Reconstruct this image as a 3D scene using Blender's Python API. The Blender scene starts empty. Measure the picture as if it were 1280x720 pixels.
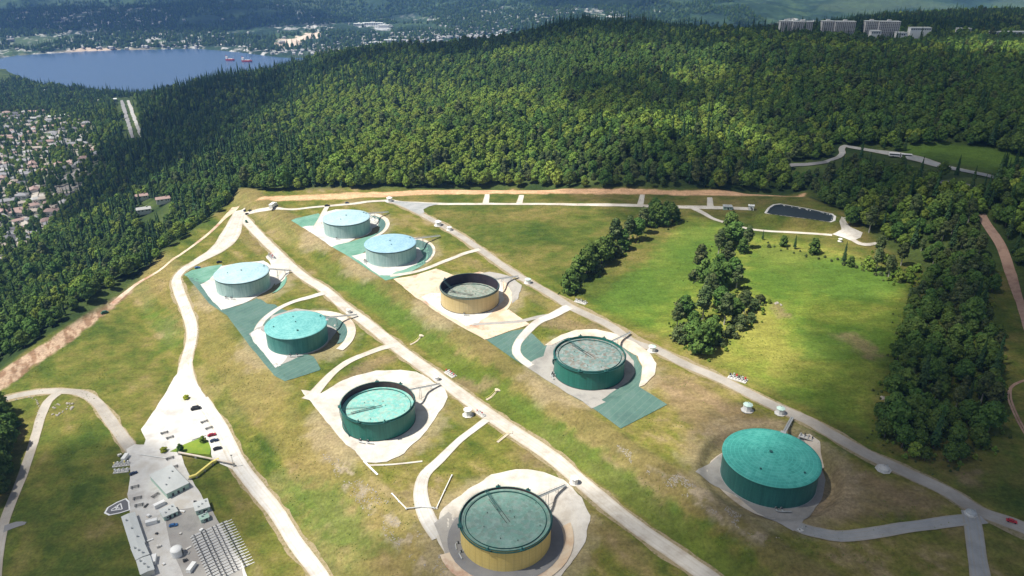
import bpy, bmesh, math, random
import numpy as np
from mathutils import Vector, Matrix, geometry
random.seed(7); rng = np.random.default_rng(7)
R = math.radians
S = bpy.context.scene; COL = S.collection
# ---------------------------------------------------------------- camera, world, sun, exposure
FPX = 940.0; PITCH = R(25); CAMZ = 281.0
cam = bpy.data.cameras.new('camera'); camo = bpy.data.objects.new('camera', cam); COL.objects.link(camo)
cam.sensor_width = 36; cam.lens = 36 * FPX / 1280; cam.clip_start = 1; cam.clip_end = 40000
camo.location = (0, 0, CAMZ); camo.rotation_euler = (R(90) - PITCH, 0, 0); S.camera = camo
SUN_EL = R(60); SUN_AZ = math.atan2(-0.2, -0.97)           # direction towards the sun, measured in the xy plane
SD = Vector((math.cos(SUN_EL) * math.cos(SUN_AZ), math.cos(SUN_EL) * math.sin(SUN_AZ), math.sin(SUN_EL)))
W = bpy.data.worlds.new('World'); S.world = W; W.use_nodes = True
wn = W.node_tree.nodes; wl = W.node_tree.links
sky = wn.new('ShaderNodeTexSky'); sky.sky_type = 'NISHITA'; sky.sun_disc = False
sky.sun_elevation = SUN_EL; sky.sun_rotation = math.atan2(SD.x, SD.y); sky.altitude = 300; sky.dust_density = 1.0
hs_ = wn.new('ShaderNodeHueSaturation'); hs_.inputs['Saturation'].default_value = .55      # half clouded sky: paler than clear blue
wl.new(sky.outputs[0], hs_.inputs['Color']); wl.new(hs_.outputs[0], wn['Background'].inputs[0]); wn['Background'].inputs[1].default_value = 0.064
sl = bpy.data.lights.new('sun', 'SUN'); sl.energy = 5.0; sl.angle = R(0.5); sl.color = (1.0, 0.95, 0.86)
so = bpy.data.objects.new('sun', sl); COL.objects.link(so)
so.rotation_euler = (-SD).to_track_quat('-Z', 'Y').to_euler(); so.location = (0, 0, 900)
vs = S.view_settings; vs.view_transform = 'Standard'; vs.look = 'None'; vs.gamma = 1; vs.exposure = 0.63; vs.use_curve_mapping = False
S.cycles.max_bounces = 6; S.cycles.diffuse_bounces = 2; S.cycles.transparent_max_bounces = 16
S.cycles.volume_bounces = 1; S.cycles.use_denoising = True

# ---------------------------------------------------------------- noise and terrain functions
def vnoise(x, y, seed=0):
    xi = np.floor(x).astype(np.int64); yi = np.floor(y).astype(np.int64); xf = x - xi; yf = y - yi
    xf = xf * xf * (3 - 2 * xf); yf = yf * yf * (3 - 2 * yf)
    def h(a, b):
        n = (a * 374761393 + b * 668265263 + seed * 982451653) & 0xffffffff
        n = ((n ^ (n >> 13)) * 1274126177) & 0xffffffff
        return ((n ^ (n >> 16)) & 0xffff) / 65535.0
    return (h(xi, yi) * (1 - xf) + h(xi + 1, yi) * xf) * (1 - yf) + (h(xi, yi + 1) * (1 - xf) + h(xi + 1, yi + 1) * xf) * yf
def fbm(x, y, s, seed=0, o=4):
    x = np.asarray(x, float); y = np.asarray(y, float)
    v = 0; a = .5; t = 0
    for k in range(o):
        v = v + a * vnoise(x / s + 17.3 * k, y / s - 9.1 * k, seed + k); t += a; a *= .5; s = s / 2.03
    return v / t
def sstep(a, b, x): t = np.clip((x - a) / (b - a), 0, 1); return t * t * (3 - 2 * t)
def ray(px, py):
    a = (px - 640) / FPX; v = (py - 360) / FPX
    return a, math.cos(PITCH) - v * math.sin(PITCH), -(math.sin(PITCH) + v * math.cos(PITCH))
def at_z(px, py, z):
    a, fy, dz = ray(px, py); k = (z - CAMZ) / dz; return (a * k, fy * k)
def at_y(px, py, Y, below=0.0):
    a, fy, dz = ray(px, py); k = Y / fy; return (a * k, Y, CAMZ + dz * k - below)
def project(x, y, z):
    d = y * math.cos(PITCH) + (CAMZ - z) * math.sin(PITCH)
    v = (-y * math.sin(PITCH) + (CAMZ - z) * math.cos(PITCH)) / d
    return 640 + FPX * x / d, 360 + FPX * v
def sdist(x, y, poly):
    """signed distance, negative inside"""
    P = np.array(poly, float); n = len(P); x = np.asarray(x, float); y = np.asarray(y, float)
    d2 = np.full(x.shape, 1e18); ins = np.zeros(x.shape, bool)
    for i in range(n):
        ax, ay = P[i]; bx, by = P[(i + 1) % n]; ex, ey = bx - ax, by - ay
        t = np.clip(((x - ax) * ex + (y - ay) * ey) / (ex * ex + ey * ey + 1e-9), 0, 1)
        d2 = np.minimum(d2, (x - ax - t * ex) ** 2 + (y - ay - t * ey) ** 2)
        c = ((ay > y) != (by > y)); 
        with np.errstate(divide='ignore', invalid='ignore'):
            xin = (bx - ax) * (y - ay) / ((by - ay) if by != ay else 1e-9) + ax
        ins ^= c & (x < xin)
    d = np.sqrt(d2); return np.where(ins, -d, d)
def inpoly(x, y, poly): return sdist(x, y, poly) < 0

UV_ = (0.607, -0.795); NV = (0.795, 0.607)            # along the tank rows, across the tank rows
CC = [-400, -250, -100, -20, 20, 60, 95, 101, 141, 147, 151, 207, 219, 238, 243, 263, 268, 272, 330, 344, 359, 400, 500, 700, 900]
CZ = [-75, -58, -40, -23, -18.5, -17, -16, -15.2, -.8, .8, .6, 3.6, 5, 5, 5.6, 17.6, 18.8, 18.6, 23, 25, 25, 27.5, 31, 42, 52]
SEA = -220.0
TANKS = dict(t1=(433, 272, 32, 45.0), t2=(488, 304, 32, 45.3), t8=(587, 357, 32, 46), t7=(737, 442, 32, 46.5), t9=(964, 571, 30, 49.6),
             t3=(302, 341, 14, 45.7), t4=(370, 406, 14, 45.3), t5=(472, 502, 14, 46.2), t6=(632, 647, 14, 46.3))
TK = {k: (at_z(a, b, z), z - 14.0, D) for k, (a, b, z, D) in TANKS.items()}
ctl = []
for px, py, z in [(40, 290, -112), (-60, 330, -105), (100, 200, -125), (60, 150, -165), (0, 130, -180), (-80, 160, -170), (-80, 250, -135), (0, 400, -70), (60, 380, -62),
                  (130, 340, -55), (180, 290, -60), (240, 230, -45), (160, 240, -90), (200, 180, -80), (0, 480, -34), (130, 395, -22), (230, 310, -12), (290, 262, -3),
                  (-150, 600, -70), (-60, 500, -52), (100, 112, -214), (30, 100, -212), (-60, 95, -212), (150, 125, -185), (300, 120, -60)]:
    ctl.append((*at_z(px, py, z), z))
for px, py, Y in [(200, 112, 1900), (260, 102, 1900), (330, 89, 1900), (400, 71, 1900), (500, 53, 1900), (600, 43, 1900), (660, 31, 1900), (700, 27, 1900), (850, 27, 1900), (930, 31, 1880),
                  (-100, 118, 2500)]:
    ctl.append(at_y(px, py, Y, 24))
for px, py, Y in [(1000, 46, 1790), (1050, 47, 1790), (1104, 48, 1790), (1200, 49, 1790), (1280, 50, 1790), (1450, 50, 1790), (1000, 41, 1950), (1104, 40, 1950), (1280, 42, 1950)]: ctl.append(at_y(px, py, Y, 3))
for px, py, Y in [(1160, 14, 2900), (1060, 24, 2900), (1300, 18, 2900), (1500, 18, 2900)]: ctl.append(at_y(px, py, Y, 18))
for x, y, z in [(0, 830, 32), (-150, 850, 25), (-290, 850, 2), (150, 840, 40), (296, 745, 45), (420, 660, 47), (420, 480, 45), (560, 700, 52), (420, 320, 40), (700, 500, 55), (600, 250, 50),
                (700, 900, 66), (500, 950, 64), (300, 980, 54), (0, 1050, 45), (-250, 1050, 10), (900, 1200, 74), (400, 1300, 66), (-200, 1400, -5), (1400, 1300, 80), (1100, 700, 62),
                (-150, 100, -30), (0, 100, 5), (300, 100, 34), (-700, 100, -110), (-700, 300, -95), (-1000, 700, -125), (-1600, 900, -150),
                (-1400, 3000, -240), (-700, 2950, -240), (0, 2700, -200), (700, 2700, -60), (-200, 3300, -235), (600, 3600, -215), (1500, 3600, -150), (-1500, 3600, -235), (-3000, 2500, -215), (-3000, 3800, -215),
                (2500, 1500, 60), (3000, 3500, -150), (0, 4000, -214), (1000, 4200, -212), (-1000, 4100, -214), (-2500, 4300, -212)]:
    ctl.append((x, y, z))
ctl = np.array(ctl)
KC = 120.0
def _phi(d2): return np.sqrt(d2 + KC * KC)
_A = _phi((ctl[:, None, 0] - ctl[None, :, 0]) ** 2 + (ctl[:, None, 1] - ctl[None, :, 1]) ** 2)
_w = np.linalg.solve(_A - np.eye(len(ctl)) * 15.0 * -1, ctl[:, 2])
FARM = [at_z(*p) for p in [(-40, 505, -35), (0, 478, -33), (60, 434, -28), (130, 389, -20), (200, 335, -14), (262, 285, -8), (300, 250, 0), (340, 247, 10), (480, 240, 22), (640, 236, 30),
                           (800, 236, 36), (1010, 243, 42), (1060, 262, 44), (1110, 300, 46), (1170, 330, 47), (1262, 330, 48), (1330, 420, 46), (1380, 560, 42), (1420, 700, 38)]] + [(330, 140), (60, 120), (-150, 180), (-330, 330)]
LAKE = [at_z(*p, SEA) for p in [(-200, 78), (0, 74), (25, 70), (60, 68), (100, 65.5), (150, 63.5), (200, 63), (240, 62), (270, 64.5), (300, 67.5), (330, 71.5), (352, 73.5), (395, 74), (440, 74),
                                (420, 95), (300, 128), (190, 120), (140, 116), (97, 113), (88, 107), (62, 106), (35, 101), (28, 92), (18, 85), (-200, 86)]]
PONDP = [(958, 267), (962, 261), (968, 257), (976, 256), (1010, 262), (1038, 268), (1042, 271), (1041, 276), (1036, 278), (1010, 274), (985, 271), (962, 268)]
POND = [at_z(a, b, 43) for a, b in PONDP]
def zf(x, y):
    x = np.asarray(x, float); y = np.asarray(y, float); sh = x.shape; x = x.ravel(); y = y.ravel()
    z = np.zeros(x.shape)
    for i in range(0, len(x), 60000):
        s = slice(i, i + 60000)
        z[s] = _phi((x[s, None] - ctl[None, :, 0]) ** 2 + (y[s, None] - ctl[None, :, 1]) ** 2) @ _w
    # roughness of the wooded slopes
    z += (fbm(x, y, 160, 3, 3) - .5) * 16 * sstep(200, 900, y)
    # land and mountains beyond the inlet
    far = sstep(3700, 4300, y)
    zfar = SEA + 8 + (y - 3700) * .018 + (fbm(x, y, 850, 11, 4) - .42) * 240 * sstep(4300, 5600, y) + sstep(5200, 9000, y) * 480 * (.55 + .9 * fbm(x, y, 2200, 21, 5))
    z = z * (1 - far) + np.maximum(zfar, SEA + 3) * far
    # tank farm
    c = x * NV[0] + y * NV[1]; s_ = x * UV_[0] + y * UV_[1]
    pf = np.interp(c, CC, CZ) * .5 + .25 * (np.interp(c - 1.5, CC, CZ) + np.interp(c + 1.5, CC, CZ))
    bump = (fbm(x, y, 22, 5, 3) - .5) * 1.1 * np.where((c > 100) & (c < 150) | (c > 243) & (c < 272) | (c > 365), 1.0, .25)
    pf = pf + bump
    m = 1 - sstep(-10, 45, sdist(x, y, FARM))
    z = z * (1 - m) + pf * m
    for (tx, ty), tz, D in TK.values():
        r = np.hypot(x - tx, y - ty); k = sstep(31.5, 38.5, r); z = np.where(r < 39, tz * (1 - k) + z * k, z)
    d = sdist(x, y, POND); z = np.where(d < 14, z * sstep(5, 14, d) + 43.6 * (1 - sstep(5, 14, d)), z); z = np.where(d < 3, 43.6 - 3.2 * sstep(0.5, -6, d), z)
    d = sdist(x, y, LAKE); near = 1 - sstep(-10, 60, d)
    z = np.maximum(z, SEA + 2.2) * (1 - near) + (SEA - 6) * near
    return z.reshape(sh)
_ts = np.geomspace(120, 9000, 700)
def at(px, py, dz_=0.0):
    """the terrain point seen at a pixel of the photograph"""
    a, fy, dz = ray(px, py); X = a / fy * _ts; zz = CAMZ + dz / fy * _ts; g = zf(X, _ts) + dz_
    i = int(np.argmax(g > zz)); 
    if i == 0: i = len(_ts) - 1
    d0 = zz[i - 1] - g[i - 1]; d1 = g[i] - zz[i]; t = d0 / (d0 + d1 + 1e-9); Y = _ts[i - 1] + t * (_ts[i] - _ts[i - 1])
    Ys = np.linspace(_ts[i - 1], _ts[i], 40); g = zf(a / fy * Ys, Ys) + dz_; zz = CAMZ + dz / fy * Ys; j = int(np.argmax(g >= zz)); Y = Ys[j] if g[j] >= zz[j] else Y
    return (a / fy * Y, Y)
def z1(x, y): return float(zf(np.array([x]), np.array([y]))[0])
def pts(L): return [at(a, b) for a, b in L]

# ---------------------------------------------------------------- materials
def mat(name, col, rough=.8, metal=0, spec=.3, noise=None, scale=1.0, bump=0.0, bscale=None, vary=None):
    """noise: list of further colours mixed by procedural noise in object space"""
    m = bpy.data.materials.new(name); m.use_nodes = True; N = m.node_tree.nodes; L = m.node_tree.links; b = N['Principled BSDF']
    b.inputs['Roughness'].default_value = rough; b.inputs['Metallic'].default_value = metal; b.inputs['Specular IOR Level'].default_value = spec
    tc = N.new('ShaderNodeTexCoord'); src = None
    if noise:
        n = N.new('ShaderNodeTexNoise'); n.inputs['Scale'].default_value = scale; n.inputs['Detail'].default_value = 6; n.inputs['Roughness'].default_value = .65
        L.new(tc.outputs['Object'], n.inputs['Vector']); r = N.new('ShaderNodeValToRGB'); L.new(n.outputs['Fac'], r.inputs[0])
        cs = [col] + noise; e = r.color_ramp.elements; e[0].position = .33; e[1].position = .67; e[0].color = (*cs[0], 1); e[1].color = (*cs[-1], 1)
        for i in range(1, len(cs) - 1): k = e.new(.33 + .34 * i / (len(cs) - 1)); k.color = (*cs[i], 1)
        src = r.outputs[0]
    if vary:
        oi = N.new('ShaderNodeObjectInfo'); hs = N.new('ShaderNodeHueSaturation'); 
        for sock, (lo, hi), mul in ((hs.inputs['Value'], vary[0], 1.0), (hs.inputs['Hue'], vary[1], 7.13)):
            w = N.new('ShaderNodeMath'); w.operation = 'MULTIPLY'; w.inputs[1].default_value = mul; L.new(oi.outputs['Random'], w.inputs[0])
            f = N.new('ShaderNodeMath'); f.operation = 'FRACT'; L.new(w.outputs[0], f.inputs[0])
            q = N.new('ShaderNodeMapRange'); q.inputs[3].default_value = lo; q.inputs[4].default_value = hi; L.new(f.outputs[0], q.inputs[0]); L.new(q.outputs[0], sock)
        if src: L.new(src, hs.inputs['Color'])
        else: hs.inputs['Color'].default_value = (*col, 1)
        src = hs.outputs[0]
    if src: L.new(src, b.inputs['Base Color'])
    else: b.inputs['Base Color'].default_value = (*col, 1)
    if bump:
        n = N.new('ShaderNodeTexNoise'); n.inputs['Scale'].default_value = bscale or scale * 3; n.inputs['Detail'].default_value = 4
        L.new(tc.outputs['Object'], n.inputs['Vector']); bp = N.new('ShaderNodeBump'); bp.inputs['Strength'].default_value = bump; bp.inputs['Distance'].default_value = .3
        L.new(n.outputs['Fac'], bp.inputs['Height']); L.new(bp.outputs[0], b.inputs['Normal'])
    return m
M = {}
M['gravel'] = mat('pale_gravel', (.40, .36, .31), .95, noise=[(.52, .49, .44), (.6, .57, .52)], scale=.09, bump=.3, bscale=1.5)
M['concrete'] = mat('pale_concrete', (.42, .4, .375), .9, noise=[(.56, .55, .525), (.48, .45, .4)], scale=.07, bump=.2, bscale=1)
M['greypad'] = mat('grey_gravel_pad', (.25, .24, .225), .95, noise=[(.34, .325, .3), (.29, .27, .25)], scale=.08, bump=.3, bscale=1.2)
M['tan'] = mat('tan_earth', (.5, .36, .24), .95, noise=[(.6, .5, .38), (.36, .2, .13)], scale=.05, bump=.3, bscale=.8)
M['berm'] = mat('pale_berm', (.42, .34, .26), .95, noise=[(.55, .48, .4), (.6, .55, .48)], scale=.09, bump=.4, bscale=.7)
M['liner'] = mat('green_liner', (.06, .12, .105), .75, noise=[(.075, .15, .125), (.10, .165, .145)], scale=.06, bump=.15, bscale=.5)
M['linerdk'] = mat('dark_green_liner', (.045, .10, .09), .75, noise=[(.06, .125, .115), (.08, .14, .13)], scale=.05)
M['linerlt'] = mat('pale_green_liner', (.08, .21, .15), .75, noise=[(.12, .27, .2), (.19, .33, .27)], scale=.05)
M['asphalt'] = mat('asphalt', (.16, .16, .165), .9, noise=[(.2, .2, .205), (.24, .235, .23)], scale=.05)
M['greyroad'] = mat('grey_gravel_road', (.24, .25, .25), .95, noise=[(.31, .32, .32), (.36, .36, .36)], scale=.1, bump=.3, bscale=1)
M['dusty'] = mat('dusty_gravel_road', (.27, .25, .225), .95, noise=[(.34, .32, .29), (.42, .39, .35)], scale=.07, bump=.3, bscale=1.2)
M['dirt'] = mat('red_dirt', (.25, .15, .11), .95, noise=[(.36, .24, .18), (.2, .12, .09)], scale=.08)
M['white'] = mat('white_paint', (.75, .75, .73), .5, noise=[(.82, .82, .8)], scale=.6)
M['wall'] = mat('pale_wall', (.6, .58, .53), .8, noise=[(.66, .64, .6)], scale=.3)
M['dark'] = mat('dark_metal', (.03, .032, .035), .5, noise=[(.06, .06, .06)], scale=1)
M['glass'] = mat('dark_glass', (.02, .025, .03), .1, spec=.6)
M['shoulder'] = mat('dusty_road_shoulder', (.17, .15, .06), .95, noise=[(.3, .24, .15), (.15, .14, .045)], scale=.3)
M['steel'] = mat('galvanised_steel', (.4, .42, .42), .45, .3, noise=[(.5, .51, .5)], scale=.5)
M['yellow'] = mat('yellow_paint', (.75, .62, .12), .55, noise=[(.8, .7, .25)], scale=.5)
M['rubber'] = mat('black_rubber', (.02, .02, .02), .9)
M['red'] = mat('red_paint', (.45, .02, .03), .35, noise=[(.5, .03, .04)], scale=1)
M['rock'] = mat('pale_rock', (.25, .22, .18), .9, noise=[(.34, .31, .27), (.18, .16, .13)], scale=.8)
M['bark'] = mat('bark', (.09, .075, .06), .95, noise=[(.16, .14, .12)], scale=2)
M['palebark'] = mat('pale_bark', (.32, .3, .26), .9, noise=[(.48, .45, .4)], scale=2)

def ruts(m, dark=.72, edge=(.34, .27, .17)):
    """wheel tracks and dusty verges across the width of a road (attribute 'across', 0 at an edge, 1 at the other)"""
    N = m.node_tree.nodes; L = m.node_tree.links; b = N['Principled BSDF']; src = b.inputs['Base Color'].links[0].from_socket
    a = N.new('ShaderNodeAttribute'); a.attribute_name = 'across'; tc = N.new('ShaderNodeTexCoord'); n = N.new('ShaderNodeTexNoise'); n.inputs['Scale'].default_value = .22; n.inputs['Detail'].default_value = 5; L.new(tc.outputs['Object'], n.inputs['Vector'])
    r = N.new('ShaderNodeValToRGB'); L.new(a.outputs['Fac'], r.inputs[0]); e = r.color_ramp.elements; e[0].position = 0; e[0].color = (0, 0, 0, 1); e[1].position = 1; e[1].color = (0, 0, 0, 1)
    for p, v in ((.001, 1), (.12, .35), (.2, 0), (.28, .55), (.36, .1), (.5, .25), (.64, .1), (.72, .55), (.8, 0), (.88, .35), (.999, 1)): k = e.new(p); k.color = (v, v, v, 1)
    mu = N.new('ShaderNodeMath'); mu.operation = 'MULTIPLY'; L.new(r.outputs[0], mu.inputs[0]); L.new(n.outputs['Fac'], mu.inputs[1]); q = N.new('ShaderNodeMix'); q.data_type = 'RGBA'; L.new(mu.outputs[0], q.inputs[0]); L.new(src, q.inputs[6]); q.inputs[7].default_value = (*edge, 1); L.new(q.outputs[2], b.inputs['Base Color'])
for k_ in ('gravel', 'concrete', 'dusty', 'greyroad'): ruts(M[k_])
def seams(m, step=4.5, amt=.22, col=(.2, .26, .22)):
    """welded strips of sheet, with dirt gathered along the seams"""
    N = m.node_tree.nodes; L = m.node_tree.links; b = N['Principled BSDF']; src = b.inputs['Base Color'].links[0].from_socket; tc = N.new('ShaderNodeTexCoord'); mp = N.new('ShaderNodeMapping'); mp.inputs['Rotation'].default_value = (0, 0, .7); L.new(tc.outputs['Object'], mp.inputs[0])
    sx = N.new('ShaderNodeSeparateXYZ'); L.new(mp.outputs[0], sx.inputs[0]); d = N.new('ShaderNodeMath'); d.operation = 'DIVIDE'; d.inputs[1].default_value = step; L.new(sx.outputs[0], d.inputs[0]); f = N.new('ShaderNodeMath'); f.operation = 'FRACT'; L.new(d.outputs[0], f.inputs[0]); l = N.new('ShaderNodeMath'); l.operation = 'LESS_THAN'; l.inputs[1].default_value = .12; L.new(f.outputs[0], l.inputs[0])
    n = N.new('ShaderNodeTexNoise'); n.inputs['Scale'].default_value = .25; n.inputs['Detail'].default_value = 6; n.inputs['Roughness'].default_value = .7; L.new(tc.outputs['Object'], n.inputs['Vector']); r = N.new('ShaderNodeMapRange'); r.inputs[1].default_value = .5; r.inputs[2].default_value = .75; L.new(n.outputs['Fac'], r.inputs[0])
    mx = N.new('ShaderNodeMath'); mx.operation = 'MAXIMUM'; L.new(l.outputs[0], mx.inputs[0]); L.new(r.outputs[0], mx.inputs[1]); mu = N.new('ShaderNodeMath'); mu.operation = 'MULTIPLY'; mu.inputs[1].default_value = amt; L.new(mx.outputs[0], mu.inputs[0])
    q = N.new('ShaderNodeMix'); q.data_type = 'RGBA'; L.new(mu.outputs[0], q.inputs[0]); L.new(src, q.inputs[6]); q.inputs[7].default_value = (*col, 1); L.new(q.outputs[2], b.inputs['Base Color'])
seams(M['liner']); seams(M['linerlt'], col=(.26, .36, .3)); seams(M['linerdk'])
# ---------------------------------------------------------------- object helpers
def tag(o, label=None, cat=None, group=None, kind=None):
    for k, v in (('label', label), ('category', cat), ('group', group), ('kind', kind)):
        if v: o[k] = v
    return o
def link(name, me, m, parent=None):
    if isinstance(m, str): m = M[m]
    if m and not me.materials: me.materials.append(m)
    o = bpy.data.objects.new(name, me); COL.objects.link(o); o.parent = parent; return o
def obj(name, bm, m, parent=None, smooth=False):
    me = bpy.data.meshes.new(name); bm.normal_update(); bm.to_mesh(me); bm.free()
    if smooth: me.shade_smooth()
    return link(name, me, m, parent)
def thing(name, label, cat, loc=(0, 0, 0), rz=0.0, group=None):
    o = bpy.data.objects.new(name, None); COL.objects.link(o); o.location = loc; o.rotation_euler = (0, 0, rz); o.empty_display_size = .5
    return tag(o, label, cat, group)
def kids(o): return [c for c in bpy.data.objects if c.parent == o]
def dup(root, loc, rz=0.0, label=None, group=None, scale=None, ch=None):
    r = root.copy(); COL.objects.link(r); r.location = loc; r.rotation_euler = (0, 0, rz)
    if scale is not None: r.scale = scale
    if label: r['label'] = label
    if group: r['group'] = group
    for c0, gs in (ch if ch is not None else [(c, kids(c)) for c in kids(root)]):
        c = c0.copy(); COL.objects.link(c); c.parent = r
        for g0 in gs: g = g0.copy(); COL.objects.link(g); g.parent = c
    return r
def box(bm, x0, x1, y0, y1, z0, z1, top=1.0, bev=0):
    cx, cy = (x0 + x1) / 2, (y0 + y1) / 2
    v = [bm.verts.new((cx + (x - cx) * k, cy + (y - cy) * k, z)) for z, k in ((z0, 1), (z1, top)) for x, y in ((x0, y0), (x1, y0), (x1, y1), (x0, y1))]
    fs = [bm.faces.new([v[i] for i in f]) for f in ((3, 2, 1, 0), (4, 5, 6, 7), (0, 1, 5, 4), (1, 2, 6, 5), (2, 3, 7, 6), (3, 0, 4, 7))]
    if bev: bmesh.ops.bevel(bm, geom=list({e for f in fs for e in f.edges}), offset=bev, segments=2, affect='EDGES', profile=.6)
def B(*boxes):
    bm = bmesh.new()
    for b in boxes: box(bm, *b)
    return bm
def tube(bm, P, r, n=8, closed=False):
    P = [Vector(p) for p in P]; rings = []
    for i, p in enumerate(P):
        d = (P[min(i + 1, len(P) - 1)] - P[max(i - 1, 0)]).normalized() if not closed else (P[(i + 1) % len(P)] - P[i - 1]).normalized()
        a = d.cross(Vector((0, 0, 1)) if abs(d.z) < .95 else Vector((1, 0, 0))).normalized(); b = d.cross(a)
        rr = r[i] if isinstance(r, (list, tuple)) else r
        rings.append([bm.verts.new(p + (a * math.cos(t) + b * math.sin(t)) * rr) for t in [2 * math.pi * k / n for k in range(n)]])
    for i in range(len(rings) - (0 if closed else 1)):
        A, Bq = rings[i], rings[(i + 1) % len(rings)]
        for k in range(n): bm.faces.new((A[k], A[(k + 1) % n], Bq[(k + 1) % n], Bq[k]))
    if not closed: bm.faces.new(rings[0]); bm.faces.new(rings[-1][::-1])
    return bm
def T(*a, **k): return tube(bmesh.new(), *a, **k)
def lathe(prof, n=48, bm=None, cx=0, cy=0, capb=False, capt=False):
    bm = bm or bmesh.new(); rs = []
    for r, z in prof:
        rs.append([bm.verts.new((cx + r * math.cos(2 * math.pi * k / n), cy + r * math.sin(2 * math.pi * k / n), z)) for k in range(n)] if r > 1e-4 else [bm.verts.new((cx, cy, z))])
    for A, C in zip(rs, rs[1:]):
        for k in range(n):
            k2 = (k + 1) % n
            if len(A) > 1 and len(C) > 1: bm.faces.new((A[k], A[k2], C[k2], C[k]))
            elif len(C) == 1 and len(A) > 1: bm.faces.new((A[k], A[k2], C[0]))
            elif len(A) == 1: bm.faces.new((A[0], C[k2], C[k]))
    if capb: bm.faces.new(rs[0][::-1])
    if capt: bm.faces.new(rs[-1])
    return bm
def densify(P, step, closed=True):
    out = []; n = len(P)
    for i in range(n if closed else n - 1):
        a, b = P[i], P[(i + 1) % n]; L = math.dist(a, b); k = max(1, int(L / step))
        out += [(a[0] + (b[0] - a[0]) * j / k, a[1] + (b[1] - a[1]) * j / k) for j in range(k)]
    if not closed: out.append(P[-1])
    return out
def rough_edge(P, amp, seed):
    P = densify(P, 3.0); a = np.array(P); k = fbm(a[:, 0], a[:, 1], 9, seed, 3) - .5; k2 = fbm(a[:, 0], a[:, 1], 9, seed + 50, 3) - .5
    return [(x + 2 * amp * u, y + 2 * amp * v) for (x, y), u, v in zip(P, k, k2)]
def sheet(name, P, m, off=.15, step=3.0, amp=.5, kind='structure', z=None):
    """a sheet lying on the terrain inside a world polygon"""
    P = rough_edge(P, amp, len(P)) if amp else densify(P, step)
    a = np.array(P); x0, y0 = a.min(0); x1, y1 = a.max(0)
    gx, gy = np.meshgrid(np.arange(x0, x1, step), np.arange(y0, y1, step)); gx = gx.ravel(); gy = gy.ravel()
    k = sdist(gx, gy, P) < -step * .4; V = [Vector(p) for p in P] + [Vector((x, y)) for x, y in zip(gx[k], gy[k])]
    n = len(P); vs_, _, fs, *_ = geometry.delaunay_2d_cdt(V, [(i, (i + 1) % n) for i in range(n)], [], 1, 1e-4)
    q = np.array([(v.x, v.y) for v in vs_]); zz = (zf(q[:, 0], q[:, 1]) if z is None else np.full(len(q), z)) + off
    me = bpy.data.meshes.new(name); me.from_pydata([(x, y, h) for (x, y), h in zip(q, zz)], [], [tuple(f) for f in fs]); me.update()
    if len(me.polygons) and me.polygons[0].normal.z < 0: me.flip_normals()
    me.shade_smooth(); o = link(name, me, m); 
    if kind: o['kind'] = kind
    return o
def smoothline(P, step=4.0):
    P = [np.array(p, float) for p in P]; out = []
    for i in range(len(P) - 1):
        p0 = P[max(i - 1, 0)]; p1, p2 = P[i], P[i + 1]; p3 = P[min(i + 2, len(P) - 1)]; n = max(2, int(np.linalg.norm(p2 - p1) / step))
        for j in range(n):
            t = j / n; out.append(.5 * ((2 * p1) + (-p0 + p2) * t + (2 * p0 - 5 * p1 + 4 * p2 - p3) * t * t + (-p0 + 3 * p1 - 3 * p2 + p3) * t ** 3))
    out.append(P[-1]); return np.array(out)
def ribbon(name, P, w, m, off=.2, amp=.35, kind='structure', world=False, cross=8):
    Q = smoothline(P if world else pts(P), 4.0); d = np.gradient(Q, axis=0); d /= np.linalg.norm(d, axis=1)[:, None] + 1e-9; nrm = np.stack([d[:, 1], -d[:, 0]], 1)
    ww = np.interp(np.linspace(0, 1, len(Q)), np.linspace(0, 1, len(w)), w) if isinstance(w, (list, tuple)) else np.full(len(Q), w)
    V = []
    for j in range(cross + 1):
        t = j / cross - .5; e = 0
        p = Q + nrm * (ww * t)[:, None]
        if j in (0, cross): p = p + nrm * ((fbm(Q[:, 0] + 99 * j, Q[:, 1], 11, 7, 3) - .5) * 2 * amp)[:, None]
        V.append(p)
    V = np.array(V); z = zf(V[..., 0], V[..., 1]) + off; n = len(Q)
    me = bpy.data.meshes.new(name); me.from_pydata([(V[j, i, 0], V[j, i, 1], z[j, i]) for j in range(cross + 1) for i in range(n)], [],
        [(j * n + i, (j + 1) * n + i, (j + 1) * n + i + 1, j * n + i + 1) for j in range(cross) for i in range(n - 1)]); me.update()
    at_ = me.attributes.new('across', 'FLOAT', 'POINT'); at_.data.foreach_set('value', np.repeat(np.linspace(.0005, .9995, cross + 1), n).astype(np.float32))
    if me.polygons[0].normal.z < 0: me.flip_normals()
    me.shade_smooth(); o = link(name, me, m)
    if kind: o['kind'] = kind
    return o

# ---------------------------------------------------------------- unseen clouds above the view, added to shade chosen parts of the land
def shade_cloud_mat():
    m = bpy.data.materials.new('cloud'); m.use_nodes = True; N = m.node_tree.nodes; L = m.node_tree.links; N.clear()
    out = N.new('ShaderNodeOutputMaterial'); tr = N.new('ShaderNodeBsdfTransparent'); df = N.new('ShaderNodeBsdfDiffuse'); df.inputs[0].default_value = (.9, .9, .92, 1)
    lw = N.new('ShaderNodeLayerWeight'); lw.inputs[0].default_value = .5; r = N.new('ShaderNodeMapRange'); r.inputs[1].default_value = .12; r.inputs[2].default_value = .95; r.inputs[3].default_value = .5; r.inputs[4].default_value = 0
    mx = N.new('ShaderNodeMixShader'); L.new(lw.outputs['Facing'], r.inputs[0]); L.new(r.outputs[0], mx.inputs[0]); L.new(tr.outputs[0], mx.inputs[1]); L.new(df.outputs[0], mx.inputs[2]); L.new(mx.outputs[0], out.inputs[0])
    return m
M['cloud'] = shade_cloud_mat()
CLOUD_Z = 1500.0
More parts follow.
